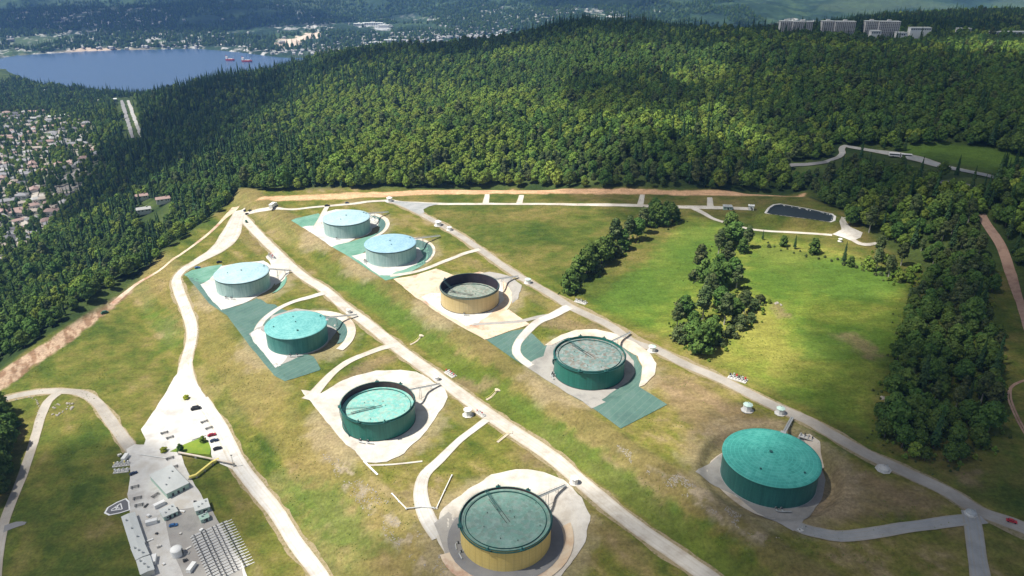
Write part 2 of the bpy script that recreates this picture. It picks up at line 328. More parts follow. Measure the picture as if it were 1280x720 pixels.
# (px, py of the shaded ground, ground z, radius along x, radius along y)
for i, (px, py, gz, rx, ry) in enumerate([(1240, 135, 60, 400, 430), (790, 125, 50, 75, 210), (580, 62, 40, 330, 130), (1000, 60, 75, 330, 130), (1180, 40, 70, 700, 330), (1150, 18, 75, 900, 420), (1420, 320, 50, 200, 250), (1250, 660, 35, 140, 150), (740, 50, 60, 420, 190), (225, 150, -60, 200, 480),
                                          (1400, 480, 40, 170, 170), (30, 720, -30, 110, 110), (1000, 735, 15, 220, 80), (1010, 215, 60, 240, 120)]):  # those along the lower edge are added to darken the view's corners
    gx, gy = at_z(px, py, gz); k = (CLOUD_Z - gz) / SD.z
    bm = bmesh.new(); bmesh.ops.create_icosphere(bm, subdivisions=4, radius=1)
    for v in bm.verts:
        n = v.co.normalized(); f = 1 + .35 * (float(fbm(np.array([n.x * 3 + i * 7]), np.array([n.y * 3 + n.z * 2]), 1.0, i, 3)[0]) - .5) * 2
        v.co = Vector((n.x * rx * f, n.y * ry * f, n.z * 130 * f))
    o = obj('cloud', bm, 'cloud', smooth=True); o.location = (gx + SD.x * k, gy + SD.y * k, CLOUD_Z); o['kind'] = 'structure'
for x, y, rx, ry in [(-600, 7200, 1500, 500), (700, 5600, 500, 260), (2600, 6300, 900, 380), (-2300, 5000, 1300, 620), (1300, 4300, 900, 350)]:
    k = (CLOUD_Z + 200) / SD.z
    bm = bmesh.new(); bmesh.ops.create_icosphere(bm, subdivisions=4, radius=1)
    for v in bm.verts:
        n = v.co.normalized(); f = 1 + .5 * (float(fbm(np.array([n.x * 4 + x]), np.array([n.y * 4 + n.z * 2]), 1.0, 3, 3)[0]) - .5) * 2
        v.co = Vector((n.x * rx * f, n.y * ry * f, n.z * 130 * f))
    o = obj('cloud', bm, 'cloud', smooth=True); o.location = (x + SD.x * k, y + SD.y * k, CLOUD_Z); o['kind'] = 'structure'
# haze: one closed box of even, thin air
bm = B((-6500, 6500, -300, 13500, -300, 760))
hz = bpy.data.materials.new('haze_air'); hz.use_nodes = True; N = hz.node_tree.nodes; N.clear(); o_ = N.new('ShaderNodeOutputMaterial'); pv = N.new('ShaderNodeVolumePrincipled')
pv.inputs['Color'].default_value = (.2, .44, 1, 1); pv.inputs['Density'].default_value = 4.6e-5; pv.inputs['Anisotropy'].default_value = .1; hz.node_tree.links.new(pv.outputs[0], o_.inputs['Volume'])
HAZE = obj('haze', bm, hz); HAZE['kind'] = 'stuff'; HAZE['label'] = 'thin pale blue haze over the valley and the far mountains'; HAZE['category'] = 'haze'

# ---------------------------------------------------------------- the ground
SUBURB = pts([(-90, 338), (0, 332), (38, 312), (62, 290), (84, 262), (104, 236), (122, 214), (128, 196), (112, 176), (118, 160), (100, 146), (60, 140), (0, 142), (-90, 142)])
BAND = pts([(318, 251), (345, 245), (400, 243), (480, 240), (560, 237.5), (640, 237), (720, 236.5), (800, 236), (850, 239), (920, 240), (1006, 242), (1003, 246), (930, 245), (860, 244.5), (822, 243), (735, 242.5), (640, 242.5), (560, 243), (440, 248), (345, 251.5)])
TRACKL = pts([(-30, 478), (0, 464), (60, 426), (122, 380), (150, 368), (163, 357), (166, 361), (152, 377), (132, 392), (90, 425), (45, 456), (0, 490), (-30, 505)])
MEADOW = pts([(735, 385), (790, 345), (860, 268), (905, 278), (940, 292), (1050, 310), (1140, 352), (1130, 420), (1095, 500), (1095, 550), (1000, 505), (900, 460), (800, 410)])
GRASSUR = pts([(1120, 184), (1180, 178), (1290, 196), (1290, 226), (1235, 214), (1150, 197)])
BROWN = [pts(p) for p in [[(660, 402), (700, 393), (725, 400), (790, 420), (770, 432), (700, 412)], [(800, 470), (860, 470), (930, 510), (985, 530), (940, 545), (900, 560), (860, 545), (835, 510)],
         [(1043, 418), (1075, 421), (1098, 440), (1090, 449), (1066, 436)], [(965, 380), (980, 378), (985, 397), (972, 399)], [(555, 470), (620, 480), (560, 500)], [(1190, 590), (1225, 588), (1230, 612), (1205, 605)],
         [(640, 545), (668, 560), (695, 590), (680, 594), (655, 572)], [(405, 495), (430, 470), (470, 445), (500, 445), (455, 470), (410, 500)], [(1000, 600), (1090, 590), (1190, 632), (1060, 655), (1010, 650)]]]
GREENP = [pts(p) for p in [[(400, 350), (470, 350), (560, 415), (540, 430), (470, 390)], [(640, 500), (700, 540), (760, 580), (880, 660), (800, 610), (680, 540)], [(860, 272), (900, 290), (890, 340), (800, 390), (740, 380), (800, 330)],
          [(180, 385), (225, 395), (232, 430), (200, 440)], [(350, 590), (430, 610), (500, 690), (420, 700), (360, 640)], [(940, 300), (1060, 320), (1140, 350), (1100, 380), (980, 360), (930, 330)], [(1000, 410), (1070, 430), (1060, 455), (1000, 450)]]]
RUBBLE = pts([(400, 565), (425, 575), (500, 640), (560, 700), (560, 725), (500, 690), (430, 610)])
RUBBLE2 = pts([(770, 555), (810, 575), (860, 600), (920, 640), (980, 675), (940, 670), (860, 625), (790, 580)])
def ramp(t, stops):
    t = np.clip(t, 0, 1); p = [s[0] for s in stops]; return np.stack([np.interp(t, p, [s[1][k] for s in stops]) for k in range(3)], -1)
def mix(a, b, t): return a * (1 - t[:, None]) + np.array(b) * t[:, None]
def ground_colour(x, y, z):
    c = x * NV[0] + y * NV[1]; s_ = x * UV_[0] + y * UV_[1]
    # grass: streaky along the rows
    n1 = fbm(s_ / 3.2, c, 9, 31, 5); n2 = fbm(x, y, 55, 41, 4); n3 = fbm(x, y, 6, 51, 3)
    t = .45 * n1 + .4 * n2 + .25 * n3
    g = ramp((t - .33) / .42, [(0, (.045, .075, .012)), (.3, (.085, .108, .018)), (.58, (.138, .138, .028)), (.82, (.185, .158, .048)), (1, (.24, .19, .09))])
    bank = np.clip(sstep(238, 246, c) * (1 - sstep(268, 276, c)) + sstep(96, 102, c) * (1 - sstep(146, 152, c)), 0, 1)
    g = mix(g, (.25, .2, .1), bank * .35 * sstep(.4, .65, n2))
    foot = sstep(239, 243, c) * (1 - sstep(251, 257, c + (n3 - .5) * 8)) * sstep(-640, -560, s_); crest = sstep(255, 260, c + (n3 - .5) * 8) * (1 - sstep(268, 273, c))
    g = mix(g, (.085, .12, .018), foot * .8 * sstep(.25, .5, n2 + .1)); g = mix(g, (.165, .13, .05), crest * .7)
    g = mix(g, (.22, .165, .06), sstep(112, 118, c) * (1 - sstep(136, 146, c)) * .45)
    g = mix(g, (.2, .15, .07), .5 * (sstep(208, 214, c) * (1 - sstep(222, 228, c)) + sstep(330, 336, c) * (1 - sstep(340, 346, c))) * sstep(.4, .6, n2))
    right = sstep(362, 372, c)
    lush = ramp((.5 * n2 + .35 * fbm(x, y, 18, 71, 4) + .25 * n3 - .33) / .45, [(0, (.042, .072, .012)), (.35, (.078, .10, .018)), (.65, (.125, .12, .03)), (1, (.18, .145, .05))])
    g = g * (1 - right[:, None]) + lush * right[:, None]
    left = 1 - sstep(85, 96, c); g = g * (1 - .45 * left[:, None]) + lush * (.45 * left[:, None]) + 0.0
    m = (1 - sstep(-12, 6, sdist(x, y, MEADOW)))[:, None]; y2 = ramp((n2 - .3) / .4 + (n3 - .5) * .6, [(0, (.085, .15, .02)), (.5, (.15, .195, .03)), (1, (.24, .24, .05))])
    g = g * (1 - m * .85) + y2 * m * .85
    w = (n3 - .5) * 14 + (n2 - .5) * 10
    for P in BROWN: g = mix(g, (.24, .165, .1), .6 * (1 - sstep(-5, 4, sdist(x, y, P) + w)))
    for P in GREENP: g = mix(g, (.07, .125, .02), .65 * (1 - sstep(-9, 6, sdist(x, y, P) + w)))
    for P in (RUBBLE, RUBBLE2): g = mix(g, (.3, .25, .18), .8 * (1 - sstep(-5, 3, sdist(x, y, P) + w)) * sstep(.5, .62, fbm(s_ / 1.5, c, 4.5, 88, 3)))
    # bare strips on the shoulders of the pads and around the tanks
    for (tx, ty), tz, D in TK.values():
        r = np.hypot(x - tx, y - ty); g = mix(g, (.33, .26, .17), .5 * (1 - sstep(40, 50, r + (n3 - .5) * 16)))
    o = mix(np.zeros_like(g) + np.array([.5, .31, .18]), (.58, .36, .21), sstep(.4, .6, fbm(x, y, 8, 61, 3)))
    d = sdist(x, y, BAND); g = g * sstep(-2, 1.5, d + (n3 - .5) * 5)[:, None] + o * (1 - sstep(-2, 1.5, d + (n3 - .5) * 5))[:, None]
    tr = mix(np.zeros_like(g) + np.array([.21, .13, .08]), (.36, .26, .18), sstep(.42, .58, fbm(s_ * .3, c, 3, 62, 3)))
    k = 1 - sstep(-2, 2, sdist(x, y, TRACKL) + (n3 - .5) * 6); g = g * (1 - k[:, None]) + tr * k[:, None]
    # outside the farm: forest floor
    m = sstep(-8, 6, sdist(x, y, FARM)); fl = ramp(fbm(x, y, 30, 91, 4), [(.3, (.025, .045, .012)), (.7, (.06, .085, .022))])
    band = 1 - sstep(-1, 8, sdist(x, y, BAND)); m = m * (1 - band)
    g = g * (1 - m[:, None]) + fl * m[:, None]
    k = 1 - sstep(-10, 10, sdist(x, y, GRASSUR)); g = mix(g, (.07, .12, .02), k)
    k = 1 - sstep(-30, 30, sdist(x, y, SUBURB)); sub = ramp(fbm(x, y, 14, 95, 3), [(.35, (.05, .085, .03)), (.5, (.13, .14, .09)), (.62, (.3, .27, .24)), (.75, (.36, .34, .32))]); g = g * (1 - k[:, None]) + sub * k[:, None]
    # over the inlet: woods with lighter clearings and built-up patches
    f = sstep(3300, 3500, y)
    tw = fbm(x, y, 420, 101, 4); sp = fbm(x, y, 30, 111, 2); bb = fbm(x, y, 140, 121, 4)
    far = ramp(bb, [(.3, (.016, .034, .022)), (.55, (.028, .055, .03)), (.72, (.05, .085, .038))])
    low = 1 - sstep(5000, 5600, y); k = sstep(.50, .62, tw) * sstep(.55, .72, sp) * low; far = mix(far, (.45, .44, .42), k * .9)
    far = mix(far, (.07, .10, .05), sstep(.55, .68, fbm(x, y, 800, 131, 5)) * .6)
    g = g * (1 - f[:, None]) + far * f[:, None]
    for P, cc in ((SITE, (.55, .45, .36)), (SITE2, (.36, .37, .37))): g = mix(g, cc, (1 - sstep(-8, 10, sdist(x, y, P) + (fbm(x, y, 25, 5, 3) - .5) * 90)))
    d = sdist(x, y, LAKE); sh = (1 - sstep(8, 34, d + 16 * (fbm(x, y, 90, 9, 3) - .5))) * (y > 3200); g = mix(g, (.36, .31, .24), sh)
    k = (1 - sstep(5, 70, sdist(x, y, MUD) + 60 * (fbm(x, y, 120, 19, 3) - .5))) * sstep(-60, 10, d); g = mix(g, (.42, .34, .27), np.clip(k, 0, 1))
    return g
SITE = pts([(340, 56), (352, 50), (372, 47), (384, 43), (399, 42), (398, 46), (384, 50), (370, 56), (352, 60)])
SITE2 = pts([(444, 33), (450, 31), (482, 30.5), (486, 38), (470, 39), (466, 34), (446, 35)])
MUD = [at_z(*p, SEA) for p in [(48, 72), (80, 67), (105, 64), (130, 62.5), (180, 63.2), (150, 66), (110, 68), (70, 73)]]
def build_ground():
    th = np.concatenate([np.linspace(-75, -42, 60, endpoint=False), np.linspace(-42, 42, 760), np.linspace(42, 75, 61)[1:]]) * math.pi / 180
    r = np.concatenate([np.geomspace(60, 230, 90, endpoint=False), np.geomspace(230, 1000, 560, endpoint=False), np.geomspace(1000, 3000, 260, endpoint=False), np.geomspace(3000, 12500, 420)])
    TH, RR = np.meshgrid(th, r); x = (RR * np.sin(TH)).ravel(); y = (RR * np.cos(TH)).ravel(); z = zf(x, y)
    fz = (y > 3400) & (z > SEA + 1); z = z + np.where(fz, (fbm(x, y, 28, 77, 2) - .35) * 22, 0)
    nr, nt = len(r), len(th); i, j = np.meshgrid(np.arange(nr - 1), np.arange(nt - 1), indexing='ij'); i = i.ravel(); j = j.ravel()
    q = np.stack([i * nt + j, i * nt + j + 1, (i + 1) * nt + j + 1, (i + 1) * nt + j], 1)
    me = bpy.data.meshes.new('ground'); me.vertices.add(len(x)); me.vertices.foreach_set('co', np.stack([x, y, z], 1).astype(np.float32).ravel())
    me.loops.add(q.size); me.loops.foreach_set('vertex_index', q.ravel().astype(np.int32)); me.polygons.add(len(q)); me.polygons.foreach_set('loop_start', np.arange(0, q.size, 4, dtype=np.int32))
    me.update(calc_edges=True); 
    if me.polygons[0].normal.z < 0: me.flip_normals()
    me.shade_smooth()
    g = np.zeros((len(x), 4), np.float32); g[:, 3] = 1
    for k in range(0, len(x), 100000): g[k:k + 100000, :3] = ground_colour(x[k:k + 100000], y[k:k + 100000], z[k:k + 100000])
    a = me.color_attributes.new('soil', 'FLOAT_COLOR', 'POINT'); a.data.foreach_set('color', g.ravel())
    m = bpy.data.materials.new('ground_soil_and_grass'); m.use_nodes = True; N = m.node_tree.nodes; L = m.node_tree.links; b = N['Principled BSDF']; b.inputs['Roughness'].default_value = .95; b.inputs['Specular IOR Level'].default_value = .1
    at_ = N.new('ShaderNodeAttribute'); at_.attribute_name = 'soil'; tc = N.new('ShaderNodeTexCoord'); n = N.new('ShaderNodeTexNoise'); n.inputs['Scale'].default_value = .55; n.inputs['Detail'].default_value = 7; n.inputs['Roughness'].default_value = .75
    L.new(tc.outputs['Object'], n.inputs['Vector']); r_ = N.new('ShaderNodeMapRange'); r_.inputs[1].default_value = .3; r_.inputs[2].default_value = .7; r_.inputs[3].default_value = .6; r_.inputs[4].default_value = 1.4; L.new(n.outputs['Fac'], r_.inputs[0])
    n2 = N.new('ShaderNodeTexNoise'); n2.inputs['Scale'].default_value = .13; n2.inputs['Detail'].default_value = 5; n2.inputs['Roughness'].default_value = .7; mp2 = N.new('ShaderNodeMapping'); mp2.inputs['Rotation'].default_value = (0, 0, math.atan2(UV_[1], UV_[0]) * -1); mp2.inputs['Scale'].default_value = (.45, 1.3, 1); L.new(tc.outputs['Object'], mp2.inputs[0]); L.new(mp2.outputs[0], n2.inputs['Vector'])
    r2 = N.new('ShaderNodeMapRange'); r2.inputs[1].default_value = .34; r2.inputs[2].default_value = .66; r2.inputs[3].default_value = .8; r2.inputs[4].default_value = 1.2; L.new(n2.outputs['Fac'], r2.inputs[0]); mm = N.new('ShaderNodeMath'); mm.operation = 'MULTIPLY'; L.new(r_.outputs[0], mm.inputs[0]); L.new(r2.outputs[0], mm.inputs[1])
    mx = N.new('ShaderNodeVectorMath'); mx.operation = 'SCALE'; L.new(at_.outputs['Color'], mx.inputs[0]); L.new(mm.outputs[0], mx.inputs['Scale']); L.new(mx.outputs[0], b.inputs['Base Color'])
    bp = N.new('ShaderNodeBump'); bp.inputs['Strength'].default_value = .5; bp.inputs['Distance'].default_value = .5; L.new(n.outputs['Fac'], bp.inputs['Height']); L.new(bp.outputs[0], b.inputs['Normal'])
    o = link('ground', me, m); o['kind'] = 'structure'
build_ground()
# water of the inlet and of the pond
def water_mat(name, col, rough, bs):
    m = mat(name, col, rough, spec=.5); N = m.node_tree.nodes; n = N.new('ShaderNodeTexNoise'); n.inputs['Scale'].default_value = bs; n.inputs['Detail'].default_value = 5
    tc = N.new('ShaderNodeTexCoord'); m.node_tree.links.new(tc.outputs['Object'], n.inputs['Vector']); bp = N.new('ShaderNodeBump'); bp.inputs['Strength'].default_value = .35; bp.inputs['Distance'].default_value = .5
    m.node_tree.links.new(n.outputs['Fac'], bp.inputs['Height']); m.node_tree.links.new(bp.outputs[0], N['Principled BSDF'].inputs['Normal']); return m
M['sea'] = water_mat('inlet_water', (.035, .075, .15), .25, .02); M['pondw'] = water_mat('pond_water', (.004, .012, .014), .6, .3)
bm = B((-5000, 2500, 2300, 5200, SEA - 4, SEA)); obj('water', bm, 'sea')['kind'] = 'structure'
cx_, cy_ = np.mean(POND, 0)
shr = lambda k: [(cx_ + (x - cx_) * k, cy_ + (y - cy_) * k) for x, y in POND]
sheet('pond_rim', shr(1.07), 'concrete', off=.12, amp=0, step=2)
M['pondliner'] = mat('black_pond_liner', (.012, .02, .02), .6, noise=[(.02, .035, .035)], scale=.1)
sheet('pond_liner', shr(.995), 'pondliner', off=.2, amp=0, step=2)
sheet('pond_water', shr(.96), 'pondw', z=42.6, off=0, amp=0, step=8)

# ---------------------------------------------------------------- roads, tracks and yards
ribbon('road', [(297, 266), (306, 275), (330, 300), (372, 340), (405, 362), (435, 387), (460, 405), (492, 431), (520, 452), (545, 470), (595, 507), (650, 545), (690, 572), (735, 610), (790, 655), (850, 697), (900, 732), (960, 775)], [11, 9, 9.5, 10, 10, 9.5], 'gravel', off=.22)
ribbon('road', [(490, 252), (515, 262), (565, 289), (600, 312), (640, 340), (690, 369), (715, 385), (760, 406), (790, 427), (820, 437), (855, 455), (902, 475), (960, 504), (1010, 526), (1030, 538), (1080, 566), (1135, 592), (1185, 616), (1225, 640), (1280, 660), (1340, 690)], [7, 7, 8, 8, 8.5, 9], 'dusty', off=.24)
ribbon('road', [(300, 263), (287, 295), (272, 312), (245, 328), (222, 345), (223, 362), (232, 385), (240, 410), (238, 432), (233, 450), (232, 470), (240, 500)], [12, 15, 22, 18, 9, 9, 8.5, 9, 9, 12, 14], 'gravel', off=.26)
ribbon('road', [(252, 500), (275, 535), (298, 580), (322, 612), (345, 640), (370, 680), (400, 720), (430, 770)], [9, 9, 9, 8, 8], 'concrete', off=.3)
ribbon('road', [(-30, 505), (0, 500), (25, 494), (50, 490), (75, 489), (100, 491), (120, 502), (135, 522), (150, 542), (165, 562)], [6, 7, 7.5, 8], 'dusty', off=.22)
ribbon('road', [(72, 492), (60, 502), (51, 522), (46, 540), (40, 560), (30, 590), (20, 615), (10, 640), (2, 665), (-6, 710), (-10, 760)], [8, 6, 6, 6, 7, 8], 'dusty', off=.26)
ribbon('road', [(5, 662), (18, 657), (32, 655)], [6, 5, 2], 'asphalt', off=.3)
ribbon('road', [(295, 267), (320, 264), (360, 262), (395, 259), (445, 254.5), (485, 251), (500, 253), (545, 255), (590, 255.3), (640, 255.3), (720, 256), (790, 257), (850, 259), (900, 260), (942, 261.5)], [6, 5, 5, 6, 7, 6, 6, 6, 8, 8, 9, 8], 'gravel', off=.3)
ribbon('path', [(866, 260), (880, 267), (890, 273), (905, 278), (935, 286), (960, 289), (1010, 292), (1040, 294)], [7, 5, 4, 4, 4, 5], 'gravel', off=.26)
sheet('road_junction', pts([(486, 250.5), (520, 253.5), (550, 255), (537, 258), (529, 262), (530, 266), (524, 268), (505, 259)]), 'greyroad', off=.34, amp=.5)
sheet('path', pts([(1040, 293), (1052, 287), (1049, 277), (1052, 271), (1062, 270), (1057, 276), (1063, 284), (1078, 291), (1076, 297), (1066, 302), (1056, 298)]), 'gravel', off=.3)
ribbon('path', [(1066, 300), (1075, 305), (1086, 306), (1096, 304)], [5, 6, 4], 'gravel', off=.34)
ribbon('path', [(1226, 268), (1236, 285), (1252, 310), (1262, 340), (1272, 370), (1282, 400), (1300, 460)], [7, 8, 6, 6, 6], 'dirt', off=.3)
for q in (0, 3.2):
    ribbon('path', [(1300, 470 - q * .3), (1268, 480 + q * .5), (1260 + q, 494), (1265 + q, 512), (1282 + q, 545)], 1.1, 'dirt', off=.25, amp=.15)
ribbon('path', [(295, 259), (287, 267), (262, 291), (232, 314), (205, 334), (176, 352), (160, 364), (140, 381)], [9, 4, 3.5, 3, 4, 5], 'tan', off=.2)
for P in ([(652, 244), (649, 255)], [(803, 243.5), (800, 257.5)], [(887, 247), (888, 259)], [(609, 243), (607, 255)]): ribbon('path', P, [5, 7], 'gravel', off=.3)
ribbon('road', [(600, 312), (578, 318), (555, 327), (530, 337), (510, 342), (488, 345)], [6, 5, 5, 4.5, 5], 'gravel', off=.32)
ribbon('road', [(409, 258), (404, 268), (399, 278), (392, 290)], [5, 6, 8], 'gravel', off=.34)
ribbon('road', [(408, 366), (390, 371), (368, 377), (345, 388), (328, 402), (322, 413)], [7, 6, 5, 5, 5, 6], 'concrete', off=.36)
ribbon('road', [(492, 432), (470, 438), (440, 450), (420, 463), (403, 480), (393, 492), (385, 500)], [7, 5.5, 6, 6, 7, 10], 'gravel', off=.34)
ribbon('road', [(712, 384), (690, 395), (672, 403), (656, 418), (647, 430), (646, 442), (655, 452), (664, 458)], [9, 8, 7, 6, 6, 6], 'concrete', off=.4)
ribbon('road', [(690, 394), (672, 397), (650, 402), (625, 404), (590, 406)], [5, 4, 3.5, 3], 'greypad', off=.36)
ribbon('road', [(608, 525), (595, 535), (575, 550), (550, 575), (532, 592), (526, 610), (528, 632), (538, 655), (550, 672)], [5, 5, 5, 6, 7, 8, 9, 9], 'concrete', off=.36)
ribbon('road', [(990, 655), (1005, 662), (1025, 667), (1050, 671), (1090, 667), (1130, 660), (1175, 654), (1212, 650), (1228, 648)], [7, 7, 7, 7, 7, 8], 'greyroad', off=.34)
ribbon('road', [(1212, 640), (1216, 655), (1219, 675), (1222, 700), (1228, 740)], [8, 8, 8, 9], 'greyroad', off=.38)
ribbon('road', [(1032, 203), (1040, 200), (1048, 197), (1053, 192), (1052, 187), (1056, 183), (1066, 185), (1090, 189), (1117, 193), (1150, 200), (1180, 209), (1210, 215), (1245, 223)], [7, 7, 8, 9, 13, 15, 15, 14, 13], 'greyroad', off=.8)
ribbon('road', [(975, 210), (990, 207), (1010, 206), (1034, 203)], [9, 8, 7], 'asphalt', off=.8)
ribbon('road', [(1128, 228), (1150, 226), (1180, 229), (1215, 236)], 8, 'asphalt', off=1.2)
ribbon('highway', [(152, 126), (156, 140), (161, 156), (166, 174)], [7, 9, 9, 7], 'asphalt', off=2, amp=2)
ribbon('highway', [(160, 126), (165, 140), (171, 156), (177, 172)], [6, 8, 8, 6], 'greyroad', off=2, amp=2)
for P in ([(-20, 322), (20, 300), (50, 285), (88, 262), (102, 240), (122, 218)], [(-20, 270), (30, 255), (60, 245), (92, 240)], [(-20, 232), (40, 222), (80, 205), (120, 200)], [(-20, 196), (30, 190), (70, 180), (110, 172)],
          [(20, 330), (36, 300), (30, 270), (45, 240), (52, 205), (60, 180), (90, 150)], [(60, 285), (72, 250), (70, 225), (85, 200)], [(-20, 168), (40, 166), (95, 157)], [(0, 215), (10, 180), (25, 150)]):
    ribbon('street', P, 10, 'dusty', off=1.2, amp=1)
SH = [([(297, 266), (330, 300), (372, 340), (405, 362), (435, 387), (492, 431), (545, 470), (595, 507), (650, 545), (690, 572), (735, 610), (790, 655), (850, 697), (960, 775)], 13.5), ([(490, 252), (515, 262), (565, 289), (640, 340), (690, 369), (760, 406), (820, 437), (902, 475), (960, 504), (1030, 538), (1080, 566), (1135, 592), (1185, 616), (1225, 640), (1340, 690)], 11.5),
      ([(245, 328), (222, 345), (223, 362), (232, 385), (240, 410), (238, 432), (233, 450), (240, 490), (275, 535), (298, 580), (322, 612), (345, 640), (370, 680), (400, 720), (430, 770)], 12), ([(-30, 505), (0, 500), (50, 490), (100, 491), (120, 502), (150, 542), (165, 562)], 9.5)]
for P, w_ in SH: ribbon('road_shoulder', P, w_, 'shoulder', off=.13, amp=2.2, cross=5)
# the works yard
YARD = [(177, 537), (190, 518), (205, 495), (217, 472), (226, 462), (236, 462), (250, 485), (265, 510), (284, 545), (300, 574), (314, 604), (308, 606), (300, 590), (276, 580), (266, 572), (263, 560), (258, 550), (240, 552), (225, 566),
        (233, 586), (243, 606), (258, 630), (266, 650), (282, 676), (302, 705), (318, 740), (196, 740), (187, 712), (176, 690), (165, 662), (163, 640), (160, 618), (163, 592), (161, 575), (158, 562), (168, 556), (180, 556), (182, 550)]
sheet('yard', pts(YARD), 'concrete', off=.28, amp=.8, step=4)
sheet('yard_apron', pts([(205, 640), (262, 632), (300, 704), (310, 740), (240, 740), (215, 690)]), 'greypad', off=.33, amp=.5, step=4)

# ---------------------------------------------------------------- tank pads
def tri(L, *a, **k): return sheet('tank_pad', pts(L), *a, **k)
def ringsec(name, t, r0, r1, a0, a1, m, off):
    (tx, ty), tz, D = TK[t]; A = np.radians(np.linspace(a0, a1, 24))
    P = [(tx + r1 * math.cos(a), ty + r1 * math.sin(a)) for a in A] + [(tx + r0 * math.cos(a), ty + r0 * math.sin(a)) for a in A[::-1]]
    return sheet(name, P, m, off=off + .2, amp=.25, step=1.4)
def lin(L, m, off=.12, **k): k.setdefault('step', 1.9); o = sheet('pond_lining', pts(L), m, off=off + .16, amp={'gravel': 1.5, 'concrete': .9, 'greypad': .7, 'tan': .7, 'berm': .8}.get(m, .25), **k); o.name = 'pad_lining'; return o
lin([(364, 276), (380, 271), (398, 267), (402, 270), (396, 283), (378, 285)], 'linerlt')
lin([(378, 284), (396, 283), (400, 272), (404, 266), (420, 262), (450, 263), (466, 268), (474, 276), (472, 283), (455, 291), (437, 303), (415, 309)], 'concrete', off=.2)
lin([(415, 309), (437, 303), (456, 297), (470, 292), (480, 300), (460, 312), (446, 322), (436, 321)], 'linerlt', off=.15)
ringsec('pit_lining', 't1', 31, 38, -25, 75, 'linerdk', .16); ringsec('berm', 't1', 37.5, 41.5, -45, 95, 'berm', .2)
ringsec('pit_lining', 't2', 31, 38, -40, 75, 'linerdk', .16); ringsec('berm', 't2', 37.5, 40, -30, 75, 'berm', .2)
lin([(436, 321), (458, 316), (470, 312), (480, 300), (535, 308), (540, 318), (537, 325), (525, 334), (510, 342), (490, 349), (482, 351), (474, 346)], 'linerlt', off=.13)
lin([(440, 320), (458, 316), (462, 322), (470, 312), (500, 300), (524, 310), (530, 320), (520, 331), (500, 339), (487, 345), (474, 345), (455, 331)], 'concrete', off=.2)
# third tank of the far row: tan earth
lin([(492, 349), (520, 344), (545, 336), (570, 345), (600, 340), (640, 352), (642, 370), (633, 388), (655, 400), (663, 406), (640, 413), (606, 425), (570, 405), (520, 372)], 'tan', off=.14)
lin([(527, 372), (540, 366), (556, 366), (560, 350), (600, 345), (628, 352), (630, 375), (618, 388), (598, 404), (582, 408), (573, 402), (545, 386)], 'concrete', off=.2)
lin([(590, 344), (612, 340), (635, 345), (652, 357), (648, 374), (640, 380), (640, 366), (632, 354), (615, 347)], 'greypad', off=.28)
# fourth: green basin
lin([(608, 425), (640, 414), (657, 411), (667, 419), (681, 433), (700, 422), (740, 416), (772, 428), (795, 445), (804, 460), (799, 484), (834, 506), (776, 536), (740, 510), (690, 479), (640, 448)], 'liner', off=.14)
lin([(656, 458), (668, 450), (680, 446), (684, 430), (735, 420), (778, 436), (792, 452), (794, 466), (785, 478), (770, 488), (752, 500), (757, 503), (740, 511), (715, 495), (690, 480)], 'greypad', off=.22)
lin([(681, 432), (690, 426), (702, 419), (720, 413), (745, 412), (770, 418), (793, 428), (811, 441), (820, 455), (818, 470), (806, 482), (799, 484), (802, 470), (803, 457), (797, 446), (780, 435), (760, 426), (735, 421), (710, 423), (690, 432)], 'berm', off=.34)
lin([(869, 590), (880, 583), (890, 578), (912, 560), (1000, 545), (1022, 560), (1026, 580), (1031, 600), (1028, 620), (1018, 640), (1003, 655), (992, 664), (962, 650), (920, 620)], 'greypad', off=.2)
ribbon('service_track', [(886, 592), (892, 578), (905, 568)], [3, 3, 2.5], 'berm', off=.35); ribbon('service_track', [(893, 592), (898, 605), (920, 625), (945, 640), (970, 648), (1000, 640), (1018, 622), (1025, 600)], [3, 3, 4, 5, 5, 4, 3], 'berm', off=.33)
lin([(1002, 545), (1012, 543), (1024, 552), (1026, 566), (1030, 585), (1024, 590), (1018, 570)], 'berm', off=.36)
# near row
lin([(230, 344), (240, 338), (262, 333), (277, 331), (284, 345), (250, 355)], 'linerlt', off=.14)
lin([(232, 344), (250, 350), (262, 372), (277, 387), (300, 382), (321, 373), (334, 380), (344, 381), (350, 386), (370, 392), (354, 402), (360, 440), (392, 446), (400, 463), (356, 477), (343, 470), (310, 430), (284, 395), (262, 380)], 'liner', off=.13)
lin([(343, 425), (350, 440), (372, 440), (392, 446), (401, 462), (358, 474)], 'liner', off=.17)
lin([(250, 356), (262, 350), (276, 333), (300, 329), (330, 326), (336, 330), (345, 340), (346, 352), (340, 360), (325, 369), (303, 380), (277, 388), (266, 377)], 'concrete', off=.22)
ringsec('pit_lining', 't3', 31, 37, -25, 45, 'linerlt', .2)
lin([(332, 321), (345, 318), (362, 330), (362, 342), (345, 357), (343, 350), (346, 343), (338, 332)], 'gravel', off=.3)
lin([(311, 418), (322, 410), (335, 406), (340, 395), (370, 386), (400, 390), (418, 400), (422, 412), (414, 425), (395, 437), (372, 447), (352, 456), (345, 460), (328, 440)], 'greypad', off=.22)
lin([(311, 418), (322, 412), (336, 418), (338, 435), (360, 446), (352, 457), (345, 460), (328, 440)], 'concrete', off=.25)
ringsec('pit_lining', 't4', 31, 38, -10, 110, 'linerdk', .3); ringsec('berm', 't4', 37.5, 44, -28, 118, 'berm', .34)
